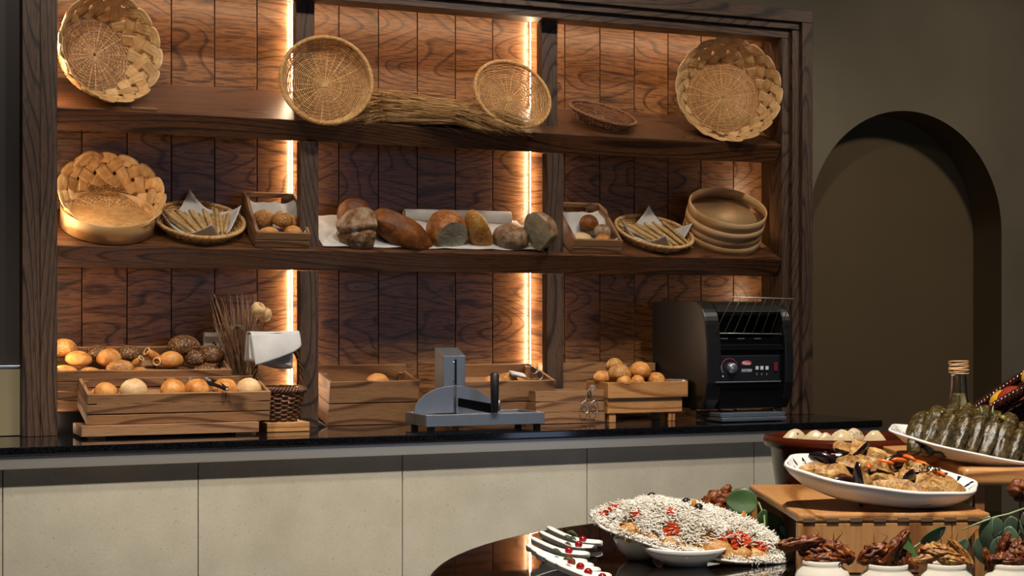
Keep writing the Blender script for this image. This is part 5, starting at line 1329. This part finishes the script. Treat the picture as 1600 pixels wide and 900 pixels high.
# --- upper risers for the stuffed vine leaves
def board_at(name, lab, px0, px1, pyt, D, z, th, dep, legs=True, mat='board_x', r=.006):
    a = PD(px0, pyt, D); c = PD(px1, pyt, D); W = (c - a).length; M = Matrix.Translation(Vector((a.x, a.y, CTOP))) @ Matrix((e_r, e_f, e_u)).transposed().to_4x4()
    t = thing_m(name, lab, 'riser', M); hz_ = z - CTOP
    MB().box(0, W, 0, dep, hz_ - th, hz_).build('board', M_[mat], t, bevel=r, seg=4)
    if legs:
        for x in (W * .12, W * .88 - .012):
            for y in (.012, dep - .03): MB().box(x, x + .012, y, y + .014, .0006, hz_ - th - .0002).build('leg', M_['steel' if not legs == 2 else 'board_z'], t)
    return t
board_at('wooden_riser', 'wooden board on thin metal legs under the left end of the vine leaf platter', 1406, 1516, 706, 2.12, 1.233 - 206 * 2.12 / 2430, .024, .13, 1, r=.002)
board_at('wooden_riser', 'thick rounded wooden board at the right edge under the vine leaf platter', 1506, 1690, 732, 1.99, 1.233 - 232 * 1.99 / 2430, .022, .16, 2)

MV = view_m(PD(1522, 722, 2.08), R(10.5), R(8), R(0))
platter('oval_platter', 'oval white platter heaped with dark stuffed vine leaves at the right edge', MV, .122, .074, .022, 8)
n = NT('glossy vine leaf'); v = n.coord(); f = n.noise(v, 130, 6, .75); vo = n.n('ShaderNodeTexVoronoi'); vo.feature = 'DISTANCE_TO_EDGE'; vo.inputs['Scale'].default_value = 75; n.l(v, vo.inputs['Vector'])
col = n.ramp(f, [(.32, '17120a'), (.5, '3c3018'), (.68, '6e5c34')]); n.bump(f, .5, .002); M_['vine'] = n.set(col, .24, 0, .6)
rn = random.Random(8)
VL = [(-.090 + .0185 * i, -.030, 0) for i in range(11)] + [(-.082 + .0195 * i, .006, 1) for i in range(9)] + [(-.072 + .021 * i, .034, 2) for i in range(7)]
for k, (x, y, row) in enumerate(VL):
    s_ = rn.uniform(.92, 1.1); Lh = (.031, .030, .026)[row] * (1 - .35 * (abs(x) / .11) ** 3)
    b = MB()
    def fn(d):
        fl = 1 + .10 * math.cos(3 * math.atan2(d.z, d.x) + k) + .14 * nz(d, 3, k) + .05 * nz(d, 9, k)
        e = abs(d.y) ** 3; return (d.x * .0118 * s_ * fl * (1 + .25 * e), (d.y if abs(d.y) < .8 else math.copysign(.8 + (abs(d.y) - .8) * .5, d.y)) * Lh * 1.15 * s_, d.z * .0112 * s_ * fl * (1 + .25 * e))
    b.blob(fn, 22, 20)
    q = 1 - (x / .135) ** 2
    o = b.build('stuffed_vine_leaf', M_['vine']); l, r_, s2 = (MV @ Tm((x, y, (.036, .050, .042)[row] * q + .002)) @ Matrix.Rotation(R(-24) + rn.uniform(-.1, .1), 4, 'Z') @ Matrix.Rotation(R((50, 34, 10)[row]) , 4, 'X') @ Matrix.Rotation(rn.uniform(-.5, .5), 4, 'Y')).decompose(); o.location = l; o.rotation_euler = r_.to_euler()
    tag(o, 'dark rolled vine leaf in the %s row of the heaped platter at the right edge' % ('front', 'top', 'back')[row], 'stuffed vine leaf', 'vine leaf rolls in the %s row' % ('front', 'top', 'back')[row])
M_['pickle'] = plain('yellow green pickle bits', 'a89a48', .35, 0, .3, 60)
heap('pickle_bits', 'pickle', [(-.06, .012, .014), (-.02, .02, .015), (.03, .01, .015), (.082, -.02, .016), (.09, -.04, .010)], 'small yellow and green pickle bits sprinkled over the vine leaves', .0018, 9, .7, 0, 12, 'garnish', True, MV, lambda x, y: .066 * (1 - (x / .14) ** 2) - (0 if y > -.01 else .03))
for k, (px, py, lb) in enumerate(((1534, 634, 'pale green shoot standing in the vine leaf heap'), (1551, 634, 'thin green sprout right of the pale shoot'))):
    b = MB(); p = PD(px, py + 16, 2.06); b.tube([p, p + Vector((0, 0, .008)), PD(px - 2 + k * 3, py, 2.06)], [.0016, .0012, .0002], 6); o = b.build('green_sprout', plain('pale green shoot', '9aa878', .4)); tag(o, lb, 'sprout')

# --- oil bottle
n = NT('clear bottle glass'); M_['glass'] = n.set('ffffff', .02, 0, .5, Transmission_Weight=1.0, IOR=1.45)
n = NT('pale oil'); M_['oil'] = n.set('e0d8a8', .05, 0, .5, Transmission_Weight=.75, IOR=1.36)
pbt = PD(1498, 566, 2.38); t = thing('glass_bottle', 'clear glass bottle with twine wrapped neck behind the vine leaf platter', 'bottle', (pbt.x, pbt.y, ZT_)); hb = pbt.z - ZT_
MB().lathe([(.0005, 0), (.030, 0), (.033, .004), (.033, hb * .45), (.030, hb * .55), (.018, hb * .68), (.0135, hb * .78), (.0118, hb * .92), (.0118, hb), (.0092, hb), (.0094, hb * .9), (.011, hb * .78), (.0155, hb * .68), (.027, hb * .54), (.030, hb * .44), (.030, .006), (.0005, .005)], 40).build('glass_body', M_['glass'], t)
zo = PD(1498, 614, 2.38).z - ZT_
MB().lathe([(.0005, .0056), (.0292, .0066), (.0292, hb * .44), (.0262, hb * .54), (.0148, hb * .68), (.0107, hb * .77), (.0104, zo), (.0005, zo)], 40).build('oil', M_['oil'], t)
b = MB(); rn = random.Random(3)
for k in range(9): b.tube([((.0135 + rn.uniform(0, .002)) * math.cos(a), (.0135 + .001) * math.sin(a), hb - .016 + k * .0021 + .0012 * math.sin(a + k * 2)) for a in [2 * math.pi * i / 20 for i in range(20)]], .0013, 5, closed=True)
b.build('twine_wrap', M_['cane'], t)

# --- tilted dark wicker basket of lemons at the right edge, on a tall black stand
cb_ = PD(1592, 604, 2.25); nb_ = (e_u * .80 - e_r * .52 + e_f * .12).normalized()
tb2 = thing_m('wicker_basket', 'dark brown glossy wicker basket tilted at the right edge above the vine leaves', 'basket', axis_m(cb_ - nb_ * .055, nb_))
M_['cane_gloss'] = strawmat('glossy dark cane', '120806', '30140a', '562614', .2)
pr = [(.002, 0), (.05, 0), (.085, .028), (.102, .055)]
b = MB(); weave(b, pr, 22, .0024, .0028, 1.35, 4, False); b.build('side_weave', M_['cane_gloss'], tb2)
b = MB(); spokes_(b, pr, 22, .0026); b.build('spokes', M_['cane_gloss'], tb2)
b = MB(); rope_rim(b, .102, .057, .0045, 3, 34, .0032); b.build('rim', M_['cane_gloss'], tb2)
b = MB(); b.lathe([(.0005, -.002), (.054, -.002), (.09, .026), (.096, .04)], 40); b.build('dark_lining', plain('dark lining cloth', '17100c', .8), tb2)
Mb2 = wm(tb2)
for k, (x, y, z, c_, lb) in enumerate(((-.045, .03, .055, 'd0a030', 'yellow lemon wedge peeking over the left rim of the tilted basket'), (-.02, -.03, .05, 'c89828', 'yellow fruit at the front inside the tilted basket'), (.03, -.02, .052, '8a3020', 'red fruit at the right inside the tilted basket'), (.0, .04, .05, '4a6a2c', 'green lime inside the tilted basket'))):
    b = MB(); b.blob(lambda d: (d.x * .030, d.y * .022, d.z * .02 * (1 + .05 * nz(d, 3, k))), 20, 12); o = b.build('fruit', plain('fruit skin %d' % k, c_, .35, 0, .1, 60, .1)); l, r_, s2 = (Mb2 @ Tm((x, y, z - .006))).decompose(); o.location = l; o.rotation_euler = r_.to_euler(); tag(o, lb, 'fruit')
q = cb_ - nb_ * .06
t = thing('display_stand', 'black metal stand holding up the tilted wicker basket', 'stand', (q.x + .01, q.y, ZT_))
MB().lathe([(.0005, 0), (.05, 0), (.05, .005), (.006, .008), (.006, q.z - ZT_ - .012), (.03, q.z - ZT_ - .006), (.0005, q.z - ZT_ - .004)], 28).build('stand_body', M_['blackmetal'], t)

# --- white jars with roasted meat along the bottom edge
M_['meat'] = breadmat('glazed roast meat', '1c0a06', '5e2a12', 'a8642c', 0, 0, .3, 4)
M_['meat_gold'] = breadmat('golden roast meat', '4a220c', '96602a', 'd8ac6a', 0, 0, .3, 4)
JAR = [(1285, 878, 'leftmost'), (1386, 884, 'second from left'), (1477, 883, 'third from left'), (1580, 883, 'rightmost')]
jar0 = None
for k, (px, py, wh) in enumerate(JAR):
    zt = ZT_ + .052; D = (ZE - zt) * F / (py - 500 - 3); p = PD(px, py, D); Mx = Matrix.Translation((p.x, p.y, ZT_))
    if jar0 is None:
        jar0 = thing_m('white_jar', '', 'jar', Mx); H = .052
        MB().lathe([(.0005, 0), (.018, 0), (.024, .006), (.0295, .022), (.0300, .030), (.0265, .041), (.0215, .0455), (.0208, .048), (.0215, H), (.0200, H + .0006), (.0190, H - .003), (.019, .044), (.025, .034), (.0255, .02), (.016, .006), (.0005, .005)], 48).build('body', plain('cream glazed jar', 'e6dfd0', .25, 0, .03, 20), jar0); j = jar0
    else: j = dup(jar0, Mx)
    j['label'] = 'round white jar filled with roast meat, %s in the front row' % wh; j['group'] = 'white jars in the front row'
    t = thing('roast_meat', 'glazed brown roast meat heaped in the %s white jar' % wh, 'meat', (p.x, p.y, ZT_ + .050)); rn = random.Random(500 + k * 3)
    m_ = M_['meat_gold'] if k == 2 else M_['meat']
    shapes = {0: [(-.026, 0, .024, .026, .0065, .007, -8), (-.004, .004, .014, .022, .012, .011, 10), (.018, -.002, .013, .018, .010, .010, 20), (.002, -.006, .006, .022, .012, .009, 0), (.014, .002, .020, .014, .006, .006, 15)],
              1: [(.006, -.004, .022, .026, .008, .007, -52), (-.016, .002, .016, .018, .010, .009, -30), (.014, .002, .010, .016, .012, .012, 40), (-.004, .004, .008, .018, .012, .01, 0), (.024, -.002, .006, .012, .006, .005, 30)],
              2: [(-.022, -.002, .010, .024, .006, .005, -14), (-.002, .002, .016, .024, .012, .008, 10), (.018, 0, .016, .020, .0055, .005, 48), (-.012, .004, .017, .016, .010, .009, -5), (.008, -.004, .008, .020, .010, .007, 12)],
              3: [(-.010, .0, .020, .020, .007, .006, -70), (.004, .002, .014, .018, .012, .014, 20), (.018, .0, .010, .016, .010, .009, 30), (-.024, .0, .004, .018, .006, .006, 70), (-.006, -.004, .008, .02, .011, .009, 0)]}[k]
    for i, (x, y, z, a, b1, c1, rot) in enumerate(shapes):
        b = MB(); b.blob(lambda d: (d.x * a * (1 + .12 * nz(d, 3, k * 7 + i)) , d.y * b1 * (.9 + .4 * nz(d, 3, i) + .22 * nz(d, 9, i)), d.z * c1 * (.9 + .5 * nz(d, 3.3, i + k) + .25 * nz(d, 8, i))), 40, 26)
        Mq = Matrix.Translation((p.x, p.y, ZT_ + .048)) @ Matrix((e_r, e_f, e_u)).transposed().to_4x4() @ Tm((x * .9, y, z * .9)) @ Matrix.Rotation(R(rot), 4, 'Y')
        o = b.build('meat_piece', m_, t); l, r_, s2 = (wm(t).inverted() @ Mq).decompose(); o.location = l; o.rotation_euler = r_.to_euler()
    b = MB()
    for i in range(3):
        a = rn.uniform(-.02, .02); q = Vector((p.x, p.y, ZT_ + .07)) + e_r * a; b.tube([q, q + e_r * rn.uniform(-.006, .01) + e_u * .010, q + e_r * rn.uniform(-.004, .012) + e_u * .016], [.0006, .0004, .0002], 4)
    b.build('crisp_strands', M_['cane_brown'], t, True)
c = PD(1290, 893, 1.62); b = MB()
def lf2(u, v): w_ = math.sin(math.pi * min(.999, max(.001, u))) ** .6; return c - e_f * .008 + e_r * (-.010 + .020 * u) + e_u * ((v - .5) * .012 * w_ + .004 * u) 
o = MB().grid(lf2, 10, 6).build('herb_leaf', M_['leaf'], solid=.0005); tag(o, 'green herb leaf leaning on the leftmost white jar', 'leaf')
# --- meat piece behind the cheese platter, red glazed piece at the right edge
def lump(lab, px, py, D, a, b1, c1, mat, rot, seed, extra=()):
    t = thing('roast_meat', lab, 'meat', PD(px, py, D))
    for i, (dx, dz, s_, rr) in enumerate(((0, 0, 1, rot),) + tuple(extra)):
        b = MB(); b.blob(lambda d: (d.x * a * s_ * (1 + .15 * nz(d, 3, seed + i)), d.y * b1 * s_ * (1 + .4 * nz(d, 3, seed + i)), d.z * c1 * s_ * (1 + .4 * nz(d, 3, seed) + .2 * nz(d, 9, seed))), 36, 24)
        Mq = Matrix((e_r, e_f, e_u)).transposed().to_4x4() @ Tm((dx, 0, dz)) @ Matrix.Rotation(R(rr), 4, 'Y'); o = b.build('meat_piece', M_[mat], t); l, r_, s2 = Mq.decompose(); o.location = l; o.rotation_euler = r_.to_euler()
    return t
lump('dark glazed roast meat behind the cheese topped platter', 1120, 785, 2.16, .026, .016, .016, 'meat', -18, 40, ((.012, .014, .45, -60), (.030, .012, .45, -30)))
pm = PD(1120, 785, 2.16); small_bowl('white bowl behind the cheese topped platter holding roast meat', (pm.x, pm.y, ZT_), .026, pm.z - ZT_ - .014)
lump('red glazed meat piece at the far right edge of the picture', 1594, 766, 1.85, .014, .012, .012, 'meat', 10, 60)
pr_ = PD(1594, 766, 1.85); b = MB(); b.tube([Vector((pr_.x, pr_.y, ZT_)), Vector((pr_.x, pr_.y, pr_.z))], .0012, 6); o = b.build('skewer', M_['pine_z']); tag(o, 'thin wooden skewer carrying the red glazed piece at the right edge', 'skewer')

# --- leafy sprigs
def leaf_mesh(b, M, L, W, bend=.2, cup=.15):
    def f(u, v):
        w_ = W * math.sin(math.pi * min(.995, max(.004, u)) ** .9) ** .62; y = (v - .5) * 2 * w_
        return (u * L, y, -bend * L * u * u + cup * abs(v - .5) * 2 * w_ - .0)
    b.grid(f, 14, 8, M=M)
def sprig(lab, stem, leaves, mat, r=.0012):
    """stem: list of (px, py, D); leaves: (px, py, D, angle in view, length, width, yaw)"""
    pts = [PD(*q) for q in stem]; t = thing('leafy_sprig', lab, 'leaves', pts[0])
    b = MB(); b.tube(pts, [r] + [r] * (len(pts) - 2) + [r * .5], 6); b.build('stem', plain('pale green stem', '8c9468', .5), t, True)
    for (px, py, D, ang, L, W, yaw) in leaves:
        base = Matrix((e_r, e_u, -e_f)).transposed().to_4x4()      # leaf faces the viewer
        M = Matrix.Translation(PD(px, py, D)) @ base @ Matrix.Rotation(R(ang), 4, 'Z') @ Matrix.Rotation(R(yaw), 4, 'X') 
        b = MB(); leaf_mesh(b, M, L, W); b.build('leaf', M_[mat], t, True, solid=.0005)
        b = MB(); 
    return t
sprig('green leafy sprig between the cheese platter and the wooden riser', [(1172, 778, 2.10), (1186, 786, 2.08), (1194, 806, 2.05), (1196, 836, 2.02), (1205, 870, 2.0)],
      [(1184, 787, 2.08, 172, .042, .0185, 12), (1176, 782, 2.11, 150, .030, .013, 50), (1194, 796, 2.05, -92, .034, .011, -10), (1200, 800, 2.07, -60, .034, .013, 40), (1196, 830, 2.03, -40, .036, .012, 20), (1205, 850, 2.0, -100, .032, .012, 30), (1216, 820, 2.06, -70, .03, .010, -30), (1206, 868, 1.98, -60, .03, .010, -20), (1166, 800, 2.12, 195, .036, .010, 50), (1222, 838, 2.04, -95, .034, .012, 15)], 'leaf')
sprig('grey green eucalyptus branch hanging at the right of the wooden riser', [(1604, 793, 1.80), (1577, 803, 1.80), (1555, 808, 1.80), (1530, 817, 1.80), (1502, 828, 1.80)],
      [(1545, 806, 1.80, -92, .042, .0105, 15), (1554, 808, 1.79, -75, .030, .010, -30), (1580, 806, 1.81, -82, .040, .012, 35), (1578, 822, 1.80, -95, .036, .0115, 10), (1511, 842, 1.79, -120, .022, .0065, 5), (1532, 838, 1.82, -85, .034, .010, 30), (1600, 830, 1.81, -80, .032, .011, -10), (1566, 838, 1.78, -110, .030, .009, 20), (1600, 800, 1.82, -60, .03, .01, 10)], 'euca')
sprig('dark narrow leaf standing in front of the riser between the second and third jars', [(1408, 880, 1.72), (1425, 858, 1.72), (1440, 846, 1.72)],
      [(1438, 848, 1.72, 25, .034, .008, 20), (1405, 876, 1.73, 60, .03, .011, 40), (1432, 880, 1.70, 120, .034, .013, 55)], 'leaf')
bpy.context.view_layer.update()
